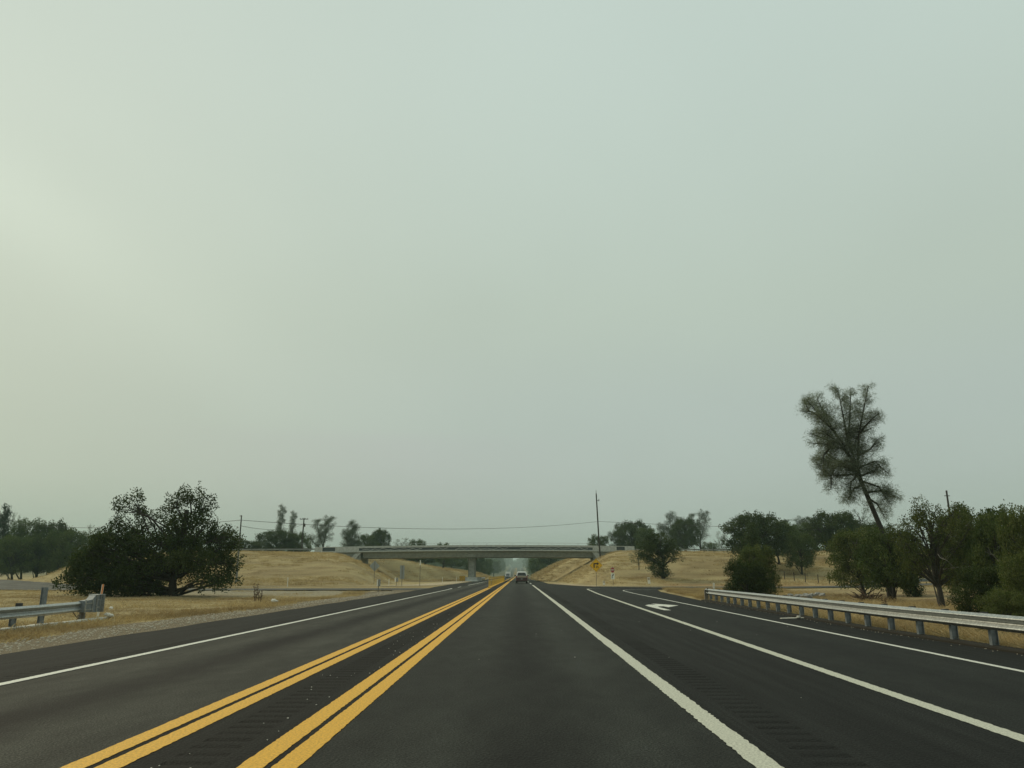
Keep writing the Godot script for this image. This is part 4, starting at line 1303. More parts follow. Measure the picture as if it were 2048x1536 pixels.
	part("cargo_box", m.mesh(), M.car_white, o)
	m = MB.new()
	loft(m, [[2.6, 0.9, 0.7, 0.4, 1.05, 1.0], [2.2, 0.98, 0.8, 0.35, 1.2, 1.25], [1.5, 1.0, 0.85, 0.35, 1.25, 2.0], [0.9, 1.0, 0.85, 0.35, 1.25, 2.05]])
	part("cab", m.mesh(), M.car_white, o)
	part("windscreen", slab([Vector2(-0.8, 0.0), Vector2(0.8, 0.0), Vector2(0.72, 0.86), Vector2(-0.72, 0.86)], 0.02, Vector3(0, 1.26, 2.2), -0.72), M.glass, o)
	for s in [-1, 1]: part("headlight", slab([Vector2(-0.15, 0.8), Vector2(0.15, 0.8), Vector2(0.15, 1.0), Vector2(-0.15, 1.0)], 0.3, Vector3(s * 0.72, 0, 2.6)), M.head_light, o)
	wheels(o, 0.88, [1.7, -2.2], 0.38)

# ---------------------------------------------------------------- small things on the ground
func build_small() -> void:
	var r := RandomNumberGenerator.new()
	r.seed = 77
	# flattened pale board on the right shoulder
	var m := MB.new()
	m.prism(PackedVector2Array([Vector2(-0.55, -0.10), Vector2(-0.2, -0.16), Vector2(0.35, -0.12), Vector2(0.62, -0.03), Vector2(0.3, 0.09), Vector2(-0.1, 0.13), Vector2(-0.5, 0.06)]), 0.02, Transform3D(Basis(Vector3(0.93, 0, -0.36), Vector3(-0.36, 0, -0.93), Vector3(0, 1, 0)), V(9.29, 0.03, 27.6)))
	m.box(V(9.45, 0.06, 27.5), Vector3(0.12, 0.08, 0.1), Basis(Vector3.UP, 0.5), 0.015)
	whole("flattened_board", m.mesh(), M.litter, Vector3.ZERO, "pale flattened board lying on the right shoulder", "debris")
	for q in [[-12.55, 41.6, 0.16, "crumpled white litter at the grass edge beyond the left terminal"], [-13.55, 26.9, 0.12, "white bag litter hanging low under the guardrail terminal"], [-17.4, 34.5, 0.09, "small pale scrap in the grass before the big oak"]]:
		m = MB.new()
		for i in 3: rock_into(m, Vector3(r.randf_range(-0.1, 0.1), 0.03 + 0.03 * i, r.randf_range(-0.1, 0.1)), Vector3(q[2], q[2] * 0.6, q[2]), r)
		whole("litter_scrap", m.mesh(), M.litter, V(q[0], land(q[0], q[1]) + 0.05, q[1]), q[3], "litter")
	# grey rubble by the ramp
	for i in 16:
		var x := 19.3 + r.randf() * 3.0
		var d := 57.0 + (x - 19.3) * 0.6 + r.randf() * 1.4
		m = MB.new()
		rock_into(m, Vector3.ZERO, Vector3(r.randf_range(0.16, 0.34), r.randf_range(0.12, 0.24), r.randf_range(0.16, 0.3)), r)
		whole("rubble_rock", m.mesh(), M.rock, V(x, land(x, d) + 0.08, d), "grey rock in the small rubble heap beyond the guardrail bush", "rock", "rubble heap by the ramp")
	# heap of dead brushwood
	var o := thing("brush_heap", V(20.5, land(20.5, 47.6), 47.6), "heap of dark dead branches left of the leaning pine's foot", "brushwood")
	for i in 46:
		m = MB.new()
		var a := Vector3(r.randf_range(-0.7, 0.7), r.randf_range(0.0, 0.35), r.randf_range(-0.5, 0.5))
		var d := Vector3(r.randf_range(-1, 1), r.randf_range(-0.25, 0.6), r.randf_range(-1, 1)).normalized() * r.randf_range(0.4, 1.0)
		m.tube([a, a + d * 0.5 + Vector3(0, r.randf_range(-0.05, 0.1), 0), a + d], [0.035, 0.025, 0.008], 5)
		part("branch", m.mesh(), M.dead_wood, o)
	# dry upright weeds
	for q in [[-14.3, 43.8, 0.95, 5, "taller dark dry weed standing at the left grass edge"], [-13.65, 42.6, 0.62, 4, "shorter dark dry weed right of the taller one"], [10.9, 17.9, 0.62, 2, "thin bare weed between the guardrail posts"], [14.6, 21.6, 1.35, 2, "pale bare stalk leaning above the guardrail by the shrub"], [16.4, 36.5, 0.9, 3, "thin grey stalks behind the middle of the guardrail"]]:
		m = MB.new()
		for k in q[3]:
			var a := r.randf() * TAU
			var top := Vector3(cos(a) * 0.12, q[2] * r.randf_range(0.75, 1.0), sin(a) * 0.12)
			var base := Vector3(cos(a) * 0.04, -0.05, sin(a) * 0.04)
			m.tube([base, base.lerp(top, 0.5) + Vector3(0.01, 0, 0.01), top], [0.011, 0.009, 0.004], 4)
			for j in 16:
				var p := base.lerp(top, r.randf_range(0.25, 1.0))
				var b := r.randf() * TAU
				var t := p + Vector3(cos(b) * 0.07, 0.05, sin(b) * 0.07)
				m.tube([p, t], [0.008, 0.012], 4)
		whole("dry_weed", m.mesh(), M.dead_wood, V(q[0], land(q[0], q[1]), q[1]), q[4], "weed")
	# pale chips lying in the rumble band and on the lanes
	m = MB.new()
	rock_into(m, Vector3.ZERO, Vector3(1, 0.5, 0.8), r)
	var list := []
	for i in 60:
		var d := 4.5 + 26.0 * pow(r.randf(), 1.6)
		list.append([V(r.randf_range(-2.95, -2.2), 0.005, d), r.randf_range(0.006, 0.017)])
	for i in 6: list.append([V(r.randf_range(-1.5, 1.8), 0.005, r.randf_range(4.5, 24.0)), r.randf_range(0.005, 0.014)])
	for i in 9: list.append([V(r.randf_range(2.6, 9.0), 0.005, r.randf_range(5.0, 26.0)), r.randf_range(0.006, 0.014)])
	scatter("stone_chips", m.mesh(), M.litter, list, r, "pale stone chips scattered over the asphalt")

# ---------------------------------------------------------------- trees and plants
var protos := {}

func leaf(m: MB, p: Vector3, dir: Vector3, side: Vector3, L: float, W: float) -> void:
	var nn := dir.cross(side).normalized()
	var s := m.v.size()
	var mid := p + dir * L * 0.45
	m.put(p, nn); m.put(mid - side * W, nn); m.put(p + dir * L, nn); m.put(mid + side * W, nn)
	m.tri_i(s, s + 1, s + 2); m.tri_i(s, s + 2, s + 3)

func rand_dir(r: RandomNumberGenerator) -> Vector3:
	var z := r.randf_range(-1, 1)
	var a := r.randf() * TAU
	var q := sqrt(1.0 - z * z)
	return Vector3(q * cos(a), z, q * sin(a))

func foliage(m: MB, lobes: Array, r: RandomNumberGenerator, L: float, density: float, tints: Array, gap := -0.12) -> void:
	for lobe in lobes:
		var c: Vector3 = lobe[0]
		var rad: float = lobe[1]
		var count := int(density * rad * rad)
		var warm := r.randf()
		for i in count:
			var d := rand_dir(r)
			var p := c + d * Vector3(1, 0.82, 1) * rad * pow(r.randf(), 0.42) * r.randf_range(0.9, 1.12)
			if noise.get_noise_3d(p.x * 9.0 / L * 0.25, p.y * 9.0 / L * 0.25, p.z * 9.0 / L * 0.25) < gap: continue
			var out := (d + Vector3(0, 0.25, 0) + rand_dir(r) * 0.8).normalized()
			var tint: Color = tints[0].lerp(tints[1], clampf(warm * 0.6 + r.randf() * 0.5, 0, 1))
			for k in 9:
				var q := p + rand_dir(r) * L * 1.5
				var ld := (out + rand_dir(r) * 0.9).normalized()
				var sd := ld.cross(rand_dir(r)).normalized()
				m.col = tint * r.randf_range(0.75, 1.3)
				m.col.a = 1.0
				leaf(m, q, ld, sd, L * r.randf_range(0.7, 1.2), L * r.randf_range(0.28, 0.42))

func limbs(m: MB, lobes: Array, r: RandomNumberGenerator, spine: Array, thick: float) -> void:
	for lobe in lobes:
		var c: Vector3 = lobe[0]
		var k := 0
		for i in spine.size():
			if spine[i].y < c.y * (0.72 if absf(c.x) < 2.0 else 0.45): k = i
		var a: Vector3 = spine[k]
		if k + 1 < spine.size(): a = a.lerp(spine[k + 1], r.randf() * 0.6)
		var mid := a.lerp(c, 0.5) + Vector3(r.randf_range(-0.2, 0.2), r.randf_range(-0.1, 0.3), r.randf_range(-0.2, 0.2)) * a.distance_to(c) * 0.4
		var t: float = thick * (0.24 + 0.18 * lobe[1])
		m.tube([a, a.lerp(mid, 0.5) + rand_dir(r) * 0.06, mid, mid.lerp(c, 0.6) + rand_dir(r) * 0.1, c], [t, t * 0.8, t * 0.62, t * 0.4, t * 0.2], 5, false)
		for j in 5:
			var e: Vector3 = c + rand_dir(r) * lobe[1] * 0.85
			var s := mid.lerp(c, r.randf_range(0.3, 1.0))
			m.tube([s, s.lerp(e, 0.5) + rand_dir(r) * 0.1, e], [t * 0.3, t * 0.2, t * 0.06], 4, false)

func keep(key: String, trunk: MB, branch: MB, crown: MB, bark: Material) -> void:
	var cm := crown.mesh(M.needle if key.begins_with("pine") or key == "leaning" else M.leaf)
	protos[key] = {"trunk": trunk.mesh(bark), "limbs": branch.mesh(bark), "crown": cm, "box": cm.get_aabb()}

func oak(key: String, seed_: int, lobes: Array, spine: Array, thick: float, L: float, density: float, tints: Array, bark: Material, gap := -0.12) -> void:
	var r := RandomNumberGenerator.new()
	r.seed = seed_
	var t := MB.new()
	var rad := []
	for i in spine.size(): rad.append(thick * lerpf(1.0, 0.55, float(i) / (spine.size() - 1)) * (1.45 if i == 0 else 1.0))
	t.tube(spine, rad, 9)
	var b := MB.new()
	limbs(b, lobes, r, spine, thick)
	var c := MB.new()
	foliage(c, lobes, r, L, density, tints, gap)
	keep(key, t, b, c, bark)

func dome(seed_: int, n: int, bottom: float, w: float, h: float, r0: float, r1: float, taper := 0.0) -> Array:
	var r := RandomNumberGenerator.new()
	r.seed = seed_
	var out := []
	for i in n:
		var y := lerpf(bottom, 0.93, (i + r.randf()) / n)
		var q := (y - bottom) / (0.97 - bottom)
		var prof := sqrt(maxf(0.05, 1.0 - pow((q - 0.38) / 0.66, 2.0)))
		prof = lerpf(prof, (1.02 - q), taper)
		var a := i * 2.39996 + r.randf_range(-0.5, 0.5)
		var rad := prof * w * 0.5 * sqrt(r.randf_range(0.12, 1.0)) * 0.86
		out.append([Vector3(cos(a) * rad, y * h, sin(a) * rad), r.randf_range(r0, r1) * (1.0 - 0.4 * taper * q)])
	return out

func needles(m: MB, p: Vector3, dir: Vector3, r: RandomNumberGenerator, n: int, L: float, tint: Color) -> void:
	for k in n:
		var d := (dir * 0.9 + rand_dir(r) * 1.0 + Vector3(0, -0.1, 0)).normalized()
		var s := d.cross(rand_dir(r)).normalized()
		var nn := s.cross(d).normalized()
		m.col = tint * r.randf_range(0.7, 1.3)
		m.col.a = 1.0
		var q := p + rand_dir(r) * L * 0.7
		var i := m.v.size()
		m.put(q - s * L * 0.03, nn); m.put(q + s * L * 0.03, nn); m.put(q + d * L * r.randf_range(0.7, 1.15), nn)
		m.tri_i(i, i + 1, i + 2)

# side branches with needle tufts along a leader
func dress(b: MB, c: MB, leader: Array, r: RandomNumberGenerator, from: float, reach: float, every: float, L: float, tints: Array, n := 18, droop := 0.0, per := 7) -> void:
	var total := 0.0
	for i in leader.size() - 1: total += leader[i].distance_to(leader[i + 1])
	var at := total * from
	while at < total:
		var run := at
		var p: Vector3 = leader[-1]
		var dir := Vector3.UP
		for i in leader.size() - 1:
			var l: float = leader[i].distance_to(leader[i + 1])
			if run <= l:
				p = leader[i].lerp(leader[i + 1], run / l)
				dir = (leader[i + 1] - leader[i]).normalized()
				break
			run -= l
		var q := at / total
		var a := r.randf() * TAU
		var out := (Vector3(cos(a), 0, sin(a)) + dir * r.randf_range(0.15, 0.7) - Vector3(0, droop * (1.0 - q), 0)).normalized()
		var len := reach * r.randf_range(0.55, 1.1) * (1.05 - 0.55 * q)
		var end: Vector3 = p + out * len + Vector3(0, len * 0.18, 0)
		var mid: Vector3 = p.lerp(end, 0.5) - Vector3(0, len * 0.08, 0)
		b.tube([p, mid, end], [0.035 * reach * 0.6, 0.022 * reach * 0.6, 0.008], 4, false)
		for k in per:
			var t := r.randf_range(0.35, 1.0)
			var s: Vector3 = mid.lerp(end, t * 2.0 - 1.0) if t > 0.5 else p.lerp(mid, t * 2.0)
			var e: Vector3 = s + (out * 0.4 + rand_dir(r)).normalized() * len * r.randf_range(0.15, 0.5)
			var tint: Color = tints[0].lerp(tints[1], r.randf())
			needles(c, e, (e - s).normalized(), r, n, L, tint)
			needles(c, s.lerp(e, 0.5), (e - s).normalized(), r, n / 2, L, tint)
		at += every * r.randf_range(0.6, 1.3)

func pine(key: String, seed_: int, leaders: Array, trunk: Array, thick: float, reach: float, every: float, L: float, tints: Array, from := 0.12, n := 18, droop := 0.0, per := 7) -> void:
	var r := RandomNumberGenerator.new()
	r.seed = seed_
	var t := MB.new()
	var rad := []
	for i in trunk.size(): rad.append(thick * lerpf(1.0, 0.62, float(i) / (trunk.size() - 1)))
	t.tube(trunk, rad, 9)
	var b := MB.new()
	var c := MB.new()
	for lead in leaders:
		var lr := []
		for i in lead.size(): lr.append(thick * lerpf(0.44, 0.09, float(i) / (lead.size() - 1)))
		b.tube(lead, lr, 6, false)
		dress(b, c, lead, r, from, reach, every, L, tints, n, droop, per)
	keep(key, t, b, c, M.bark)

func make_protos() -> void:
	var dark := [Color(0.024, 0.037, 0.015), Color(0.068, 0.080, 0.030)]
	var olive := [Color(0.062, 0.080, 0.030), Color(0.140, 0.145, 0.055)]
	var mid := [Color(0.045, 0.066, 0.025), Color(0.105, 0.122, 0.046)]
	var olive_dark := [Color(0.045, 0.060, 0.022), Color(0.115, 0.120, 0.046)]
	var grey := [Color(0.075, 0.092, 0.066), Color(0.115, 0.125, 0.088)]
	var r := RandomNumberGenerator.new()
	r.seed = 8
	# the big oak on the left: lobes of its two-peaked, ground-sweeping crown in metres from its foot
	var hero := []
	for q in [[1.1, 7.1, 0.9], [0.2, 6.6, 0.85], [2.0, 6.4, 0.85], [-0.5, 5.7, 1.0], [1.4, 5.4, 1.0], [2.5, 5.0, 0.85], [0.5, 5.0, 0.9], [-2.7, 6.9, 0.6], [-3.1, 6.2, 0.7], [-2.5, 5.9, 0.6], [-3.9, 5.3, 0.75], [-2.2, 5.5, 0.6], [-3.6, 4.5, 0.9], [-2.4, 4.8, 0.8], [-4.6, 3.7, 1.1], [-2.9, 3.6, 1.3], [-0.9, 4.1, 1.25], [0.9, 4.1, 1.05], [2.7, 4.3, 1.0], [3.9, 4.2, 0.8], [4.4, 3.7, 0.7], [-5.7, 2.4, 1.1], [-6.2, 1.2, 1.0], [-6.4, 0.5, 0.7], [-4.8, 1.6, 1.3], [-3.2, 1.5, 1.35], [-1.6, 1.9, 1.4], [0.0, 2.6, 1.1], [2.0, 2.7, 1.15], [3.4, 2.8, 1.1], [4.3, 2.3, 0.75], [3.8, 1.3, 0.95], [2.7, 1.6, 0.8], [-3.8, 0.6, 0.9], [-2.0, 0.6, 0.9], [-0.4, 0.6, 0.65], [-4.4, 4.2, 0.9], [-5.0, 3.2, 1.0], [-5.4, 2.3, 1.1], [1.1, 1.5, 0.8], [-5.2, 0.5, 0.75], [4.1, 0.8, 0.5]]:
		hero.append([Vector3(q[0], q[1], r.randf_range(-1.4, 1.0)), q[2]])
		if q[2] > 0.8:
			if q[1] < 4.8: hero.append([Vector3(q[0] * 0.9, q[1] * 0.95, r.randf_range(-3.2, -1.6)), q[2] * 0.9])
			if q[1] < 4.4: hero.append([Vector3(q[0] * 0.88, q[1] * 0.88, r.randf_range(1.3, 2.8)), q[2] * 0.85])
	oak("hero", 31, hero, [Vector3(0.6, -0.3, 0), Vector3(0.5, 1.0, 0), Vector3(0.7, 2.4, 0.1), Vector3(0.9, 4.4, 0), Vector3(1.0, 6.0, 0)], 0.28, 0.145, 165.0, dark, M.bark, -0.03)
	var straight := [Vector3(0, -0.5, 0), Vector3(0.1, 1.2, 0), Vector3(-0.05, 2.8, 0.1), Vector3(0.15, 4.6, 0), Vector3(0, 6.2, 0)]
	var bent := [Vector3(0, -0.5, 0), Vector3(0.25, 1.3, 0.1), Vector3(0.7, 2.9, 0), Vector3(0.6, 4.6, 0.2), Vector3(0.3, 6.2, 0)]
	oak("oak_a", 32, dome(51, 64, 0.28, 8.6, 8.0, 0.5, 1.12), straight, 0.24, 0.20, 84.0, dark, M.bark, -0.05)
	oak("oak_b", 33, dome(52, 58, 0.22, 8.8, 7.5, 0.5, 1.12), bent, 0.20, 0.20, 84.0, mid, M.bark, -0.05)
	oak("oak_c", 34, dome(53, 52, 0.24, 8.0, 8.4, 0.45, 1.05), bent, 0.18, 0.20, 80.0, mid, M.bark, -0.02)
	oak("oak_two", 45, dome(61, 50, 0.34, 9.0, 7.6, 0.5, 1.0), bent, 0.26, 0.13, 120.0, olive_dark, M.bark_pale, -0.04)
	oak("oak_bush", 35, dome(54, 60, 0.20, 8.4, 7.5, 0.5, 1.1), bent, 0.17, 0.17, 95.0, olive, M.bark_pale, -0.10)
	oak("sparse", 36, dome(55, 24, 0.3, 6.0, 8.0, 0.4, 0.85), straight, 0.13, 0.16, 50.0, grey, M.bark_pale, 0.0)
	oak("bush_a", 37, dome(56, 62, 0.06, 8.4, 7.0, 0.55, 1.15), straight, 0.13, 0.17, 95.0, dark, M.bark)
	oak("bush_b", 38, dome(57, 62, 0.06, 8.4, 7.0, 0.5, 1.05), straight, 0.1, 0.14, 120.0, olive, M.bark_pale)
	oak("cone", 39, dome(58, 34, 0.1, 5.0, 8.0, 0.55, 1.0, 0.8), straight, 0.13, 0.15, 95.0, [Color(0.06, 0.08, 0.045), Color(0.085, 0.10, 0.055)], M.bark)
	oak("conifer", 40, dome(59, 44, 0.12, 5.5, 9.0, 0.5, 1.05, 0.85), straight, 0.2, 0.18, 90.0, [Color(0.02, 0.035, 0.025), Color(0.035, 0.05, 0.035)], M.bark)
	var droop := []
	for q in [[-1.2, 6.1, 0.95], [0.2, 6.2, 1.1], [1.4, 5.3, 1.15], [-2.0, 4.9, 1.15], [-0.5, 4.6, 1.3], [2.1, 4.2, 1.0], [0.6, 3.5, 1.15], [2.6, 3.1, 0.65], [-2.4, 3.6, 0.9], [-1.2, 2.9, 0.95], [0.1, 2.2, 1.0], [-1.2, 1.6, 0.7], [0.6, 1.0, 0.85], [1.2, 0.6, 0.6], [-0.5, 0.8, 0.7], [-3.0, 3.9, 0.5]]:
		droop.append([Vector3(q[0], q[1], r.randf_range(-0.8, 0.8)), q[2]])
		droop.append([Vector3(q[0] * 0.8, q[1] * 0.97, r.randf_range(-2.2, 2.2)), q[2] * 0.9])
	oak("slope_oak", 41, droop, [Vector3(0.3, -0.6, 0), Vector3(0.4, 1.2, 0), Vector3(0.5, 2.6, 0), Vector3(0.2, 4.2, 0), Vector3(0, 5.4, 0)], 0.22, 0.17, 110.0, dark, M.bark, -0.08)
	# grey pines
	pine("pine_tall", 61, [[Vector3(0, 3.0, 0), Vector3(0.1, 7.0, 0), Vector3(-0.1, 11.0, 0), Vector3(0, 13.5, 0)], [Vector3(0.1, 6.5, 0), Vector3(0.5, 9.5, 0.3), Vector3(0.6, 12.6, 0.4)]], [Vector3(0, -0.5, 0), Vector3(0, 3.0, 0)], 0.22, 1.5, 0.32, 0.42, grey, 0.1)
	pine("pine_a", 62, [[Vector3(0, 3.2, 0), Vector3(-0.9, 6.0, 0.2), Vector3(-1.6, 8.4, 0), Vector3(-1.7, 9.8, 0)], [Vector3(0.1, 3.6, 0), Vector3(0.2, 6.6, -0.3), Vector3(0.1, 10.2, -0.4)], [Vector3(0.1, 4.0, 0), Vector3(1.1, 7.0, 0.5), Vector3(1.9, 10.3, 0.6)], [Vector3(0, 2.4, 0), Vector3(-1.6, 4.2, 0.8), Vector3(-2.6, 5.6, 1.0)]], [Vector3(0, -0.5, 0), Vector3(0.1, 2.0, 0), Vector3(0, 3.8, 0)], 0.26, 1.9, 0.26, 0.42, grey, 0.1)
	pine("pine_b", 63, [[Vector3(0, 1.6, 0), Vector3(-0.3, 4.5, 0.2), Vector3(-0.4, 9.6, 0)], [Vector3(0, 2.2, 0), Vector3(1.0, 5.2, -0.4), Vector3(1.5, 8.6, -0.3)], [Vector3(0, 1.6, 0), Vector3(-1.2, 4.4, -0.5), Vector3(-1.9, 7.2, -0.6)]], [Vector3(0, -0.5, 0), Vector3(0, 2.0, 0)], 0.22, 2.0, 0.2, 0.42, [Color(0.06, 0.075, 0.05), Color(0.095, 0.105, 0.07)], 0.05)
	# the tall leaning pine on the right, forked two thirds of the way up
	var tr := [Vector3(0.05, -0.4, 0), Vector3(0.08, 1.2, 0), Vector3(0.12, 3.0, 0.1), Vector3(-0.08, 4.5, 0.1), Vector3(-0.42, 5.7, 0), Vector3(-0.93, 7.5, -0.1), Vector3(-1.15, 8.3, 0)]
	pine("leaning", 64, [
		[Vector3(-1.15, 8.2, 0), Vector3(-1.9, 9.7, 0.2), Vector3(-2.8, 11.0, 0.3), Vector3(-4.1, 12.7, 0.3)],
		[Vector3(-2.2, 10.1, 0.2), Vector3(-2.6, 11.6, -0.4), Vector3(-3.0, 12.9, -0.6)],
		[Vector3(-1.1, 8.3, 0), Vector3(-1.4, 10.0, -0.3), Vector3(-1.6, 12.0, -0.2), Vector3(-1.75, 13.5, -0.2)],
		[Vector3(-1.05, 8.3, 0), Vector3(-0.95, 10.2, 0.3), Vector3(-0.5, 12.0, 0.5), Vector3(-0.05, 13.45, 0.5)],
		[Vector3(-1.38, 9.9, -0.28), Vector3(-1.0, 11.8, -0.5), Vector3(-0.75, 13.3, -0.6)],
		[Vector3(-1.45, 8.9, 0), Vector3(-2.5, 9.9, 0.6), Vector3(-3.4, 10.5, 0.7)],
		[Vector3(-1.05, 7.9, 0), Vector3(-2.2, 8.6, -0.5), Vector3(-3.4, 8.9, -0.6)],
		[Vector3(-0.85, 7.2, 0), Vector3(-1.6, 6.9, 0.4), Vector3(-2.2, 6.1, 0.5)],
		[Vector3(-0.9, 7.4, 0), Vector3(0.0, 7.0, 0.3), Vector3(0.55, 6.0, 0.3)],
		[Vector3(-0.6, 6.3, 0), Vector3(0.1, 6.0, -0.4), Vector3(0.45, 5.2, -0.4)],
		[Vector3(-1.0, 9.0, 0), Vector3(-0.3, 9.4, 0.4), Vector3(0.15, 10.0, 0.5)],
		[Vector3(-1.9, 9.7, 0), Vector3(-2.8, 10.2, -0.5), Vector3(-3.7, 10.6, -0.6)],
		[Vector3(-1.3, 8.6, 0), Vector3(-2.2, 8.6, 0.9), Vector3(-2.9, 8.1, 1.2)],
		[Vector3(-1.2, 8.2, 0), Vector3(-2.0, 8.9, -1.0), Vector3(-2.7, 9.6, -1.4)],
		[Vector3(-2.4, 10.5, 0.3), Vector3(-3.2, 11.0, 0.9), Vector3(-3.9, 11.6, 1.0)],
		[Vector3(-1.2, 9.4, 0), Vector3(-0.7, 10.2, -0.6), Vector3(-0.1, 11.0, -0.8)],
		[Vector3(-2.2, 8.6, -0.5), Vector3(-2.7, 7.7, -0.3), Vector3(-2.8, 6.9, -0.2)],
		[Vector3(-1.03, 7.85, 0), Vector3(-1.8, 7.3, 0.5), Vector3(-2.0, 6.3, 0.5)],
		[Vector3(-2.5, 9.9, 0.6), Vector3(-3.3, 9.0, 0.4), Vector3(-3.4, 7.9, 0.3)],
		[Vector3(-1.13, 8.2, 0), Vector3(-0.2, 8.6, 0.5), Vector3(0.6, 7.8, 0.5)],
		[Vector3(-1.0, 7.7, 0), Vector3(-0.4, 8.0, 0.7), Vector3(0.1, 8.3, 0.9)],
		[Vector3(-0.9, 10.4, 0.3), Vector3(-0.2, 11.2, 0.6), Vector3(0.5, 11.7, 0.4)],
		[Vector3(-0.7, 6.7, 0), Vector3(0.4, 6.8, 0.2), Vector3(1.0, 6.3, 0.3)],
		[Vector3(-2.0, 9.42, 0.31), Vector3(-3.1, 9.7, 0.4), Vector3(-3.9, 9.8, 0.2)],
		[Vector3(-1.03, 7.85, 0), Vector3(-2.2, 7.8, -0.2), Vector3(-3.3, 7.8, 0.0)], [Vector3(-1.2, 8.1, 0.2), Vector3(-2.3, 8.3, 0.3), Vector3(-3.5, 8.4, 0.2)],
		[Vector3(-3.2, 11.5, 0.3), Vector3(-3.7, 12.0, -0.3), Vector3(-3.9, 12.7, -0.5)]],
		tr, 0.19, 0.98, 0.11, 0.25, [Color(0.14, 0.16, 0.12), Color(0.20, 0.215, 0.165)], 0.05, 9, 0.3, 8)

func plant(key: String, x: float, D: float, top: float, w: float, yaw: float, label: String, called := "oak_tree", group := "") -> Node3D:
	var p: Dictionary = protos[key]
	var y := land(x, D) - 0.05
	var box: AABB = p.box
	var o := thing(called, V(x, y, D), label, "tree" if not called.contains("shrub") else "shrub", group)
	w *= 1.12
	var sx := w / maxf(box.size.x, 0.1) if w > 0.0 else 1.0
	var sy := (top - y) / box.end.y if top > 0.0 else 1.0
	o.transform.basis = Basis(Vector3.UP, yaw).scaled(Vector3(sx, sy, sx))
	part("trunk", p.trunk, null, o)
	part("limbs", p.limbs, null, o)
	part("crown", p.crown, null, o).set_meta("kind", "stuff")
	return o

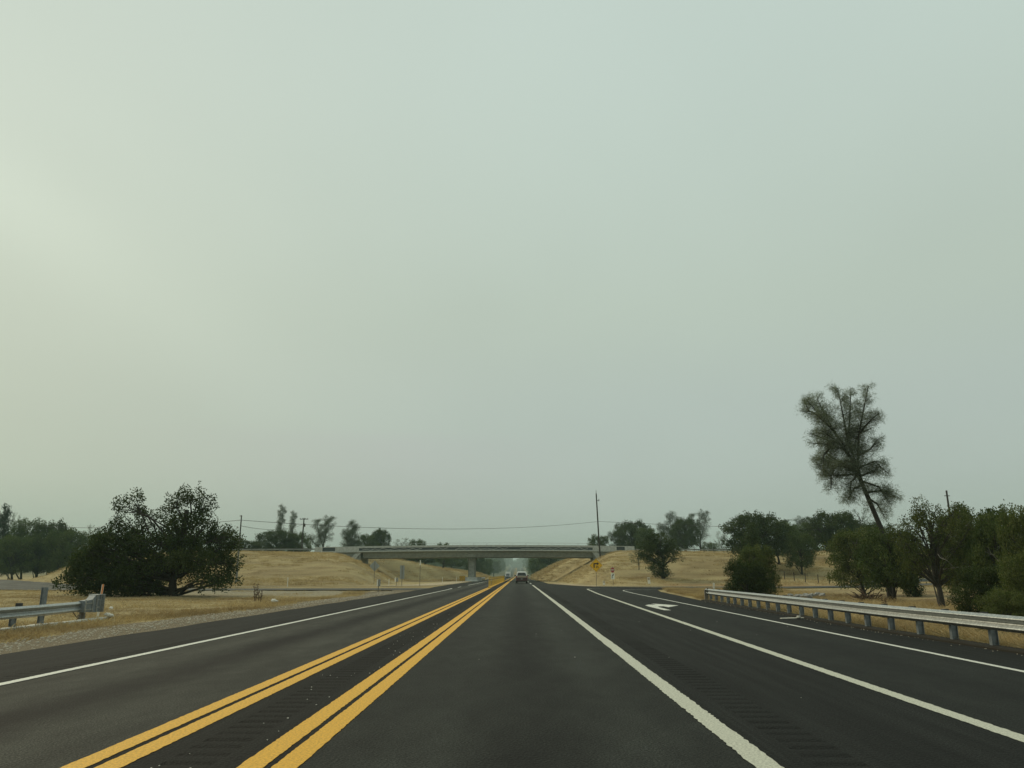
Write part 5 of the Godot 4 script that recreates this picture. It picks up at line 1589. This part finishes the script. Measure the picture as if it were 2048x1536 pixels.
func build_trees() -> void:
	plant("hero", -24.6, 55.9, 0, 0, 0.0, "big dark oak with two crowns sweeping to the ground on the left")
	plant("leaning", 22.6, 49.5, 0, 0, 0.0, "tall grey pine leaning left above the right-hand trees", "pine_tree")
	var list := [
		["conifer", -117.6, 180.0, 17.56, 5.6, "dark pointed conifer rising highest at the left edge of the far row"],
		["oak_b", -107.4, 164.0, 10.24, 9.9, "low round oak cut by the left edge beyond the side road"],
		["oak_c", -106.8, 172.0, 14.01, 7.9, "ragged twin-topped tree next to the pointed conifer"],
		["oak_a", -103.6, 176.0, 13.96, 9.5, "tall ragged tree midway along the far left row"],
		["oak_b", -93.6, 164.0, 11.67, 8.4, "broad olive oak on a leaning dark trunk by the side road"],
		["oak_c", -101.7, 161.0, 9.68, 8.8, "low spreading oak on two thin trunks beside the side road"],
		["oak_a", -100.1, 166.0, 10.24, 9.7, "dense olive oak in the middle front of the far left row"],
		["oak_c", -92.1, 168.0, 10.66, 6.6, "thin dark oak close behind the left flank of the big oak"],
		["sparse", -134.4, 250.0, 17.18, 6.1, "wispy small tree showing over the row left of the big oak"],
		["sparse", -130.9, 205.0, 17.71, 3.2, "pale airy tree directly right of the pointed conifer"],
		["oak_b", -119.6, 170.0, 11.84, 11.9, "round oak beyond the left edge of the far row"],
		["pine_tall", -69.6, 232.0, 22.15, 4.4, "tallest slender grey pine above the round oak on the left hill"],
		["pine_tall", -67.3, 236.0, 20.56, 3.9, "shorter slender grey pine beside the crossarm pole"],
		["oak_a", -62.4, 205.0, 13.17, 10.9, "wide dark round oak under the two slender pines"],
		["oak_b", -58.3, 210.0, 12.80, 7.5, "round oak at the foot of the crossarm pole"],
		["sparse", -68.8, 215.0, 11.87, 4.6, "thin see-through tree at the left end of the hilltop grove"],
		["oak_c", -71.1, 190.0, 11.61, 7.5, "dark oak peeking out right behind the big oak"],
		["oak_a", -67.4, 196.0, 9.98, 8.2, "low dark tree over the hilltop guardrail near the grey mast"],
		["pine_a", -59.0, 240.0, 19.37, 9.2, "open-branched grey pine with a forked top on the left hill"],
		["pine_b", -51.6, 246.0, 18.58, 9.1, "bushy grey pine directly right of the forked one"],
		["oak_b", -47.9, 252.0, 14.59, 8.3, "rounded grey tree leading down from the pines to the bridge"],
		["oak_a", -44.5, 256.0, 16.55, 6.8, "dense dark tree standing alone at the bridge's left end"],
		["sparse", -33.9, 230.0, 11.87, 6.1, "bare-topped bush left of pair over the bridge parapet"],
		["oak_c", -29.1, 228.0, 11.64, 6.0, "small leafy crown right of pair over the bridge parapet"],
		["oak_c", -21.8, 230.0, 10.73, 5.2, "lowest dark crown peeking over the parapet near the column"],
		["oak_a", -32.9, 280.0, 9.82, 13.4, "dark tree under the bridge above the far left cutting"],
		["oak_b", -24.8, 300.0, 9.68, 11.7, "dark tree under the bridge left of the column"],
		["oak_c", -40.1, 270.0, 8.86, 11.2, "dark tree under the bridge behind the grey diamond sign"],
		["oak_a", -18.0, 330.0, 10.50, 9.1, "hazy tree directly behind the bridge column"],
		["oak_b", -15.9, 380.0, 10.00, 8.6, "hazy round tree just right of the bridge column"],
		["oak_c", -14.7, 480.0, 10.79, 9.6, "pale hazy tree at the end of the left woods"],
		["oak_b", 7.9, 340.0, 9.10, 8.1, "hazy tree at the end of the right woods over the road"],
		["oak_a", 11.1, 300.0, 9.30, 8.3, "dark tree under the bridge above the right cutting"],
		["oak_b", 15.8, 270.0, 10.00, 10.8, "broad dark tree under the right span of the bridge"],
		["oak_c", 21.2, 262.0, 9.27, 8.9, "dark tree beside the right abutment under the bridge"],
		["oak_b", 21.6, 215.0, 12.37, 6.2, "small dark round tree behind the tall leaning pole"],
		["pine_b", 29.2, 232.0, 16.69, 6.2, "grey pine left of the group over the right embankment"],
		["oak_a", 32.8, 226.0, 17.14, 10.3, "broad dark crown over the right end of the parapet"],
		["oak_c", 33.8, 210.0, 13.94, 7.1, "olive tree right behind the embankment oak"],
		["pine_b", 45.8, 236.0, 20.49, 8.7, "hazy pine on the left of the tall pair over right hill"],
		["oak_a", 47.4, 226.0, 17.98, 8.6, "dense dark tree between the two tall hazy pines"],
		["pine_a", 52.4, 230.0, 20.29, 7.3, "layered tall pine at the right of the hilltop group"],
		["oak_c", 71.8, 300.0, 13.71, 7.5, "small faint tree low on the right hilltop skyline"],
		["sparse", 63.8, 250.0, 15.37, 4.7, "wispy pale tree left of the large field oak"],
		["slope_oak", 20.3, 115.0, 7.57, 6.5, "dark oak with drooping foliage on the right embankment"],
		["sparse", 18.6, 124.0, 5.60, 2.6, "brownish twiggy bush left of the embankment oak"],
		["oak_a", 37.3, 125.0, 11.53, 10.7, "large dark oak with two crowns at the near field edge"],
		["bush_a", 14.2, 50.0, 2.57, 3.1, "dark green bush touching the ground behind the guardrail"],
		["cone", 16.7, 57.0, 5.26, 2.2, "pale green narrow tree rising out of the guardrail bush"],
		["oak_bush", 15.6, 52.5, 3.53, 2.8, "olive leafy tree growing over the guardrail bush"],
		["oak_c", 42.3, 130.0, 10.14, 6.5, "dark oak joined to the right side of the field oak"],
		["oak_b", 42.2, 120.0, 8.13, 5.4, "small oak on a straight dark trunk alone in the field"],
		["pine_a", 66.4, 190.0, 15.33, 9.0, "hazy pine behind the small field oak"],
		["oak_c", 60.8, 180.0, 13.03, 7.0, "faint tree between the field oak and the hazy pine"],
		["oak_a", 53.3, 135.0, 12.49, 9.2, "tall dark oak on a thick trunk in the right field"],
		["pine_b", 62.2, 150.0, 13.53, 5.3, "grey-green pine right of the tall field oak"],
		["sparse", 66.7, 155.0, 14.42, 5.5, "open grey tree just left of the leaning pine's trunk"],
		["oak_b", 59.4, 160.0, 12.54, 7.0, "rounded oak between the two tall field oaks, half hidden"],
		["oak_a", 53.1, 120.0, 9.76, 6.0, "dark oak closing the skyline left of the leaning trunk"],
		["oak_bush", 25.7, 60.0, 5.08, 5.3, "olive oak with drooping foliage left of the leaning trunk"],
		["oak_b", 21.9, 47.3, 4.52, 3.7, "leafy oak wrapped around the leaning pine's lower trunk"],
		["slope_oak", 27.2, 56.0, 3.97, 3.5, "low olive foliage right in front of the far ramp rail"],
		["oak_two", 20.7, 39.8, 5.40, 4.2, "wide oak with layered open crown just right of the leaning pine"],
		["oak_bush", 23.6, 43.0, 4.86, 2.7, "olive tree filling the gap right of the layered oak"],
		["oak_c", 26.2, 46.0, 5.61, 4.1, "dark oak with dense crown hiding the far pole foot"],
		["oak_b", 22.3, 37.0, 4.84, 2.9, "tall olive oak second from the right edge"],
		["oak_bush", 19.9, 31.0, 4.29, 2.5, "big olive oak cut by the right edge of the view"],
		["bush_a", 15.6, 27.0, 1.96, 2.1, "olive bush low behind the right end of the guardrail"],
		["bush_b", 13.8, 22.0, 2.13, 1.9, "pale olive shrub against the rail beside the grey weed"],
		["bush_b", 12.0, 20.0, 1.13, 1.4, "dark low shrub right over the guardrail's near end"],
		["oak_a", 20.2, 28.0, 3.84, 3.2, "dark oak beyond the right edge of view"],
		["oak_a", 39.1, 72.0, 5.27, 4.1, "shaded oak far behind the two-crowned right oak"],
	]
	var r := RandomNumberGenerator.new()
	r.seed = 19
	for q in list:
		var key: String = q[0]
		var called := "oak_tree"
		if key.begins_with("pine"): called = "pine_tree"
		elif key == "conifer": called = "conifer_tree"
		elif key == "sparse": called = "small_tree"
		elif key.begins_with("bush"): called = "shrub"
		elif key == "cone": called = "young_pine_tree"
		var yaw := r.randf() * TAU
		if key == "slope_oak": yaw = 0.0
		var o := plant(key, q[1], q[2], q[3], q[4], yaw, q[5], called)
		if q[2] < 46.0 and q[1] > 20.0 and key != "bush_b":      # bare grey boughs poking out of the near right-hand trees
			for i in 2:
				var m := MB.new()
				var from: Vector3 = Vector3(r.randf_range(-0.5, 0.5), r.randf_range(1.4, 3.6), 0.6) * Vector3(1, 1, 1)
				var out := Vector3(r.randf_range(-1.0, 0.4), r.randf_range(-0.1, 0.5), r.randf_range(0.3, 1.0)).normalized()
				var far: Vector3 = from + out * r.randf_range(1.5, 2.4)
				m.tube([from, from.lerp(far, 0.5) + rand_dir(r) * 0.12, far], [0.022, 0.015, 0.005], 5)
				for k in 5:
					var s: Vector3 = from.lerp(far, r.randf_range(0.4, 0.95))
					m.tube([s, s + (out + rand_dir(r) * 0.8).normalized() * r.randf_range(0.3, 0.7)], [0.009, 0.003], 4)
				var bough := part("dead_bough", m.mesh(), M.grey_pole, o)
				bough.transform = Transform3D(o.transform.basis.inverse(), Vector3.ZERO)
	# the woods over the far hills, too many and too faint to count
	var mm := MultiMesh.new()
	mm.transform_format = MultiMesh.TRANSFORM_3D
	mm.mesh = protos.oak_c.crown
	var spots := []
	for i in 2400:
		var D := r.randf_range(430, 1180)
		var x := r.randf_range(-330, 330) * (0.35 + D / 1100.0)
		if absf(x + 2.0) < 8.5 + 5.0 * r.randf(): continue
		if D < 700.0 and absf(x) > 120.0 and r.randf() < 0.5: continue
		spots.append([x, D, r.randf_range(0.75, 1.5)])
	for i in 160: spots.append([r.randf_range(-70, 70), r.randf_range(1060, 1170), r.randf_range(0.9, 1.5)])
	mm.instance_count = spots.size()
	for i in spots.size():
		var s: float = spots[i][2]
		mm.set_instance_transform(i, Transform3D(Basis(Vector3.UP, r.randf() * TAU).scaled(Vector3(s, s * r.randf_range(0.9, 1.5), s)), V(spots[i][0], land(spots[i][0], spots[i][1]) - 1.2 * s, spots[i][1])))
	var o := MultiMeshInstance3D.new()
	o.multimesh = mm
	o.name = numbered("far_woods")
	add_child(o, true)
	tag(o, "hazy blue-green woods covering the hills far beyond the overpass", "", "", "stuff")

func grass_patch(seed_: int, n: int, h: float, w: float) -> ArrayMesh:
	var r := RandomNumberGenerator.new()
	r.seed = seed_
	var m := MB.new()
	for i in n:
		var a := r.randf() * TAU
		var d := sqrt(r.randf()) * 0.62
		var p := Vector3(cos(a) * d, -0.03, sin(a) * d)
		var lean := Vector3(r.randfn(0, 0.95), 1.0, r.randfn(0, 0.95)).normalized()
		var hh := h * r.randf_range(0.45, 1.2)
		var s := lean.cross(rand_dir(r)).normalized() * w * r.randf_range(0.6, 1.3)
		var nn := s.cross(lean).normalized()
		var t := r.randf()
		m.col = Color(0.55, 0.465, 0.27).lerp(Color(0.37, 0.29, 0.16), t * t) * r.randf_range(0.8, 1.15)
		m.col.a = 1.0
		var tip := p + lean * hh + Vector3(lean.x, -0.15, lean.z) * hh * 0.35
		var mid := p + lean * hh * 0.55
		var k := m.v.size()
		m.put(p - s, nn); m.put(p + s, nn); m.put(mid + s * 0.8, nn); m.put(mid - s * 0.8, nn); m.put(tip, nn)
		m.tri_i(k, k + 1, k + 2); m.tri_i(k, k + 2, k + 3); m.tri_i(k + 3, k + 2, k + 4)
	return m.mesh()

func beside(x: float, D: float, left: bool) -> bool:
	var near := near_path(ramp_left if left else ramp_right, ramp_left_half if left else ramp_right_half, x, D)
	return near.x < near.z + 0.6

func build_grass() -> void:
	var r := RandomNumberGenerator.new()
	r.seed = 101
	var short := grass_patch(1, 60, 0.20, 0.006)
	var tall := grass_patch(2, 120, 0.42, 0.006)
	var rough := grass_patch(3, 60, 0.22, 0.010)
	var lists := [[], [], [], []]
	for i in 5000:                                    # left verge, short
		var D := 8.0 + 82.0 * r.randf()
		var x := -11.5 - 1.0 * ss(D, 55, 70) - 0.35 * sin(D * 0.31) - pow(r.randf(), 1.25) * (14.0 + D * 0.55)
		if beside(x, D, true): continue
		var thick := noise.get_noise_2d(x * 3.0, D * 3.0)
		if thick < -0.25: continue
		if D > 52.0 and x > -30.0 and r.randf() < 0.93: continue
		lists[0].append([V(x, land(x, D), D), r.randf_range(0.7, 1.25) * (1.0 + thick * 0.8)])
	for i in 700:                                     # rank edge of the verge
		var D := 9.0 + 60.0 * r.randf()
		var x := -11.9 - 1.0 * ss(D, 55, 70) - 0.35 * sin(D * 0.31) - absf(r.randfn(0, 0.35))
		if r.randf() < 0.55: lists[0].append([V(x, land(x, D), D), r.randf_range(0.8, 1.4)])
		elif r.randf() < 0.4: lists[0].append([V(x, land(x, D), D), r.randf_range(0.5, 1.0), Color(0.42, 0.36, 0.28)])
	for i in 5200:                                    # behind the right guardrail, tall
		var D := 3.0 + 84.0 * r.randf()
		var x := right_edge(D) + 1.15 + pow(r.randf(), 1.9) * 11.0
		if beside(x, D, false): continue
		if x > 15.5 and r.randf() < 0.7: continue
		lists[1].append([V(x, land(x, D), D), r.randf_range(0.7, 1.25) * (1.0 - 0.25 * ss(D, 45, 60))])
	for i in 17000:                                   # embankments near the overpass
		var right := r.randf() < 0.5
		var D := r.randf_range(88, 178)
		var x := r.randf_range(6, 95) if right else r.randf_range(-92, -13)
		if land(x, D) < 0.12: continue
		if beside(x, D, not right): continue
		if D > 174.0 or D > 172.0 and (x > 15.0 or x < -33.0): continue
		var thick := wide_noise.get_noise_2d(x * 1.1 + 40.0, D * 4.5)
		if r.randf() < 0.15 + 0.8 * ss(thick, -0.15, 0.25): continue
		lists[2].append([V(x, land(x, D), D), r.randf_range(1.0, 1.9)])
	for i in 6000:                                    # cuttings beyond it
		var D := r.randf_range(189, 330)
		var x := r.randf_range(4.5, 40) if r.randf() < 0.5 else r.randf_range(-62, -11)
		lists[3].append([V(x, land(x, D), D), r.randf_range(1.3, 2.4)])
	scatter("dry_grass", short, M.blade, lists[0], r, "short dry golden grass over the left verge", true)
	scatter("dry_grass", tall, M.blade, lists[1], r, "tall dry grass behind the right guardrail", true)
	scatter("dry_grass", rough, M.blade, lists[2], r, "dry grass on the embankments in front of the overpass", true)
	scatter("dry_grass", rough, M.blade, lists[3], r, "dry grass on the cuttings beyond the overpass", true)

# ---------------------------------------------------------------- the scene
func sky_panorama() -> ImageTexture:                  # smoke-veiled sky, brighter and warmer towards the hidden sun
	var w := 512
	var h := 256
	var f := FastNoiseLite.new()
	f.seed = 6; f.frequency = 1.0; f.fractal_octaves = 4; f.noise_type = FastNoiseLite.TYPE_SIMPLEX_SMOOTH
	var sun := Vector3(sin(deg_to_rad(-40)) * cos(deg_to_rad(19)), sin(deg_to_rad(19)), -cos(deg_to_rad(-40)) * cos(deg_to_rad(19)))
	var im := Image.create(w, h, false, Image.FORMAT_RGBF)
	for j in h:
		var el := PI / 2 - (j + 0.5) / h * PI
		for i in w:
			var az := (i + 0.5) / w * TAU      # column 0 looks along -z
			var d := Vector3(sin(az) * cos(el), sin(el), -cos(az) * cos(el))
			var up := clampf(el / 0.75, 0.0, 1.0)
			var c := Color(0.450, 0.497, 0.402).lerp(Color(0.550, 0.625, 0.560), smoothstep(0.0, 1.0, up))
			var cool := smoothstep(-0.3, 0.75, d.dot(Vector3(0.85, 0.1, -0.5)))
			c *= Color(1, 1, 1).lerp(Color(0.925, 0.972, 1.0 + 0.085 * (1.0 - smoothstep(0.17, 0.35, el))), cool)
			var ang := sun.angle_to(d)
			c += Color(0.075, 0.070, 0.050) * exp(-pow(ang / 0.36, 2.0)) + Color(0.032, 0.032, 0.022) * exp(-pow(ang / 0.95, 2.0))
			var q := d / (absf(d.y) + 0.35)
			var veil := f.get_noise_3d(q.x * 0.55 + q.z * 0.2, q.y * 0.5, q.z * 0.4) * 0.075 + f.get_noise_3d(q.x * 1.4, 7.0 + q.y, q.z * 0.9) * 0.03
			# long soft streak of thinner smoke slanting down to the right on the left side
			var deg := rad_to_deg(az if az < PI else az - TAU)
			var across := (rad_to_deg(el) - (21.5 - (deg + 33.5) * 0.40)) / (3.2 + 0.06 * (deg + 33.5))
			var streak := exp(-across * across) * (1.0 - smoothstep(-36.0, -6.0, deg)) * smoothstep(-120.0, -50.0, deg)
			c *= 1.0 + veil + 0.07 * streak
			im.set_pixel(i, j, c)
	return ImageTexture.create_from_image(im)

func _ready() -> void:
	# camera: 1.45 m above the lane, looking ahead and tilted up
	var cam := Camera3D.new()
	cam.name = "camera"
	cam.fov = 52.42
	cam.near = 0.05
	cam.far = 6000.0
	cam.position = Vector3(0, 1.45, 0)
	cam.rotation = Vector3(deg_to_rad(13.725), deg_to_rad(0.464), 0)
	add_child(cam)
	cam.current = true
	# smoky sky
	var env := Environment.new()
	var sky := Sky.new()
	var sm := PanoramaSkyMaterial.new()
	sm.panorama = sky_panorama()
	sky.sky_material = sm
	env.background_mode = Environment.BG_SKY
	env.sky = sky
	env.background_energy_multiplier = 1.0
	env.tonemap_mode = Environment.TONE_MAPPER_LINEAR
	env.tonemap_exposure = 1.0
	env.sdfgi_enabled = true
	env.ssao_enabled = true
	env.ssil_enabled = true
	# smoke in the air
	env.fog_enabled = true
	env.fog_density = 0.0003
	env.fog_light_color = Color(0.86, 1.0, 0.95)
	var we := WorldEnvironment.new()
	we.name = "world_environment"
	we.environment = env
	add_child(we)
	# thicker smoke lying in the valley beyond the overpass
	env.volumetric_fog_enabled = true
	env.volumetric_fog_density = 0.0
	var bank := FogVolume.new()
	bank.name = "smoke_bank"
	bank.shape = RenderingServer.FOG_VOLUME_SHAPE_BOX
	bank.size = Vector3(1300, 60, 860)
	bank.position = Vector3(0, 22, -800)
	var smoke := FogMaterial.new()
	smoke.density = 0.0009
	smoke.albedo = Color(0.93, 1.0, 0.99)
	bank.material = smoke
	bank.set_meta("label", "blue-grey smoke lying over the far woods beyond the overpass")
	bank.set_meta("kind", "stuff")
	add_child(bank)
	# the sun, a wide soft disc behind the smoke, ahead to the left
	var sun := DirectionalLight3D.new()
	sun.name = "sun"
	sun.light_color = Color(1.0, 0.93, 0.78)
	sun.light_energy = 0.5
	sun.light_angular_distance = 14.0
	sun.shadow_enabled = true

	add_child(sun)
	var from := Vector3(sin(deg_to_rad(-48)) * cos(deg_to_rad(36)), sin(deg_to_rad(36)), -cos(deg_to_rad(-48)) * cos(deg_to_rad(36)))
	sun.look_at_from_position(from * 50.0, Vector3.ZERO, Vector3.UP)

	rng.seed = 1
	noise.seed = 2; noise.frequency = 0.08; noise.fractal_octaves = 3
	wide_noise.seed = 3; wide_noise.frequency = 0.022; wide_noise.fractal_octaves = 3
	make_materials()
	# setting
	build_ground()
	build_road()
	build_markings()
	build_verges()
	# structures
	build_bridge()
	build_guardrails()
	# things
	build_signs()
	build_channelizers()
	build_poles()
	build_vehicles()
	# planting
	make_protos()
	build_trees()
	build_grass()
	build_small()
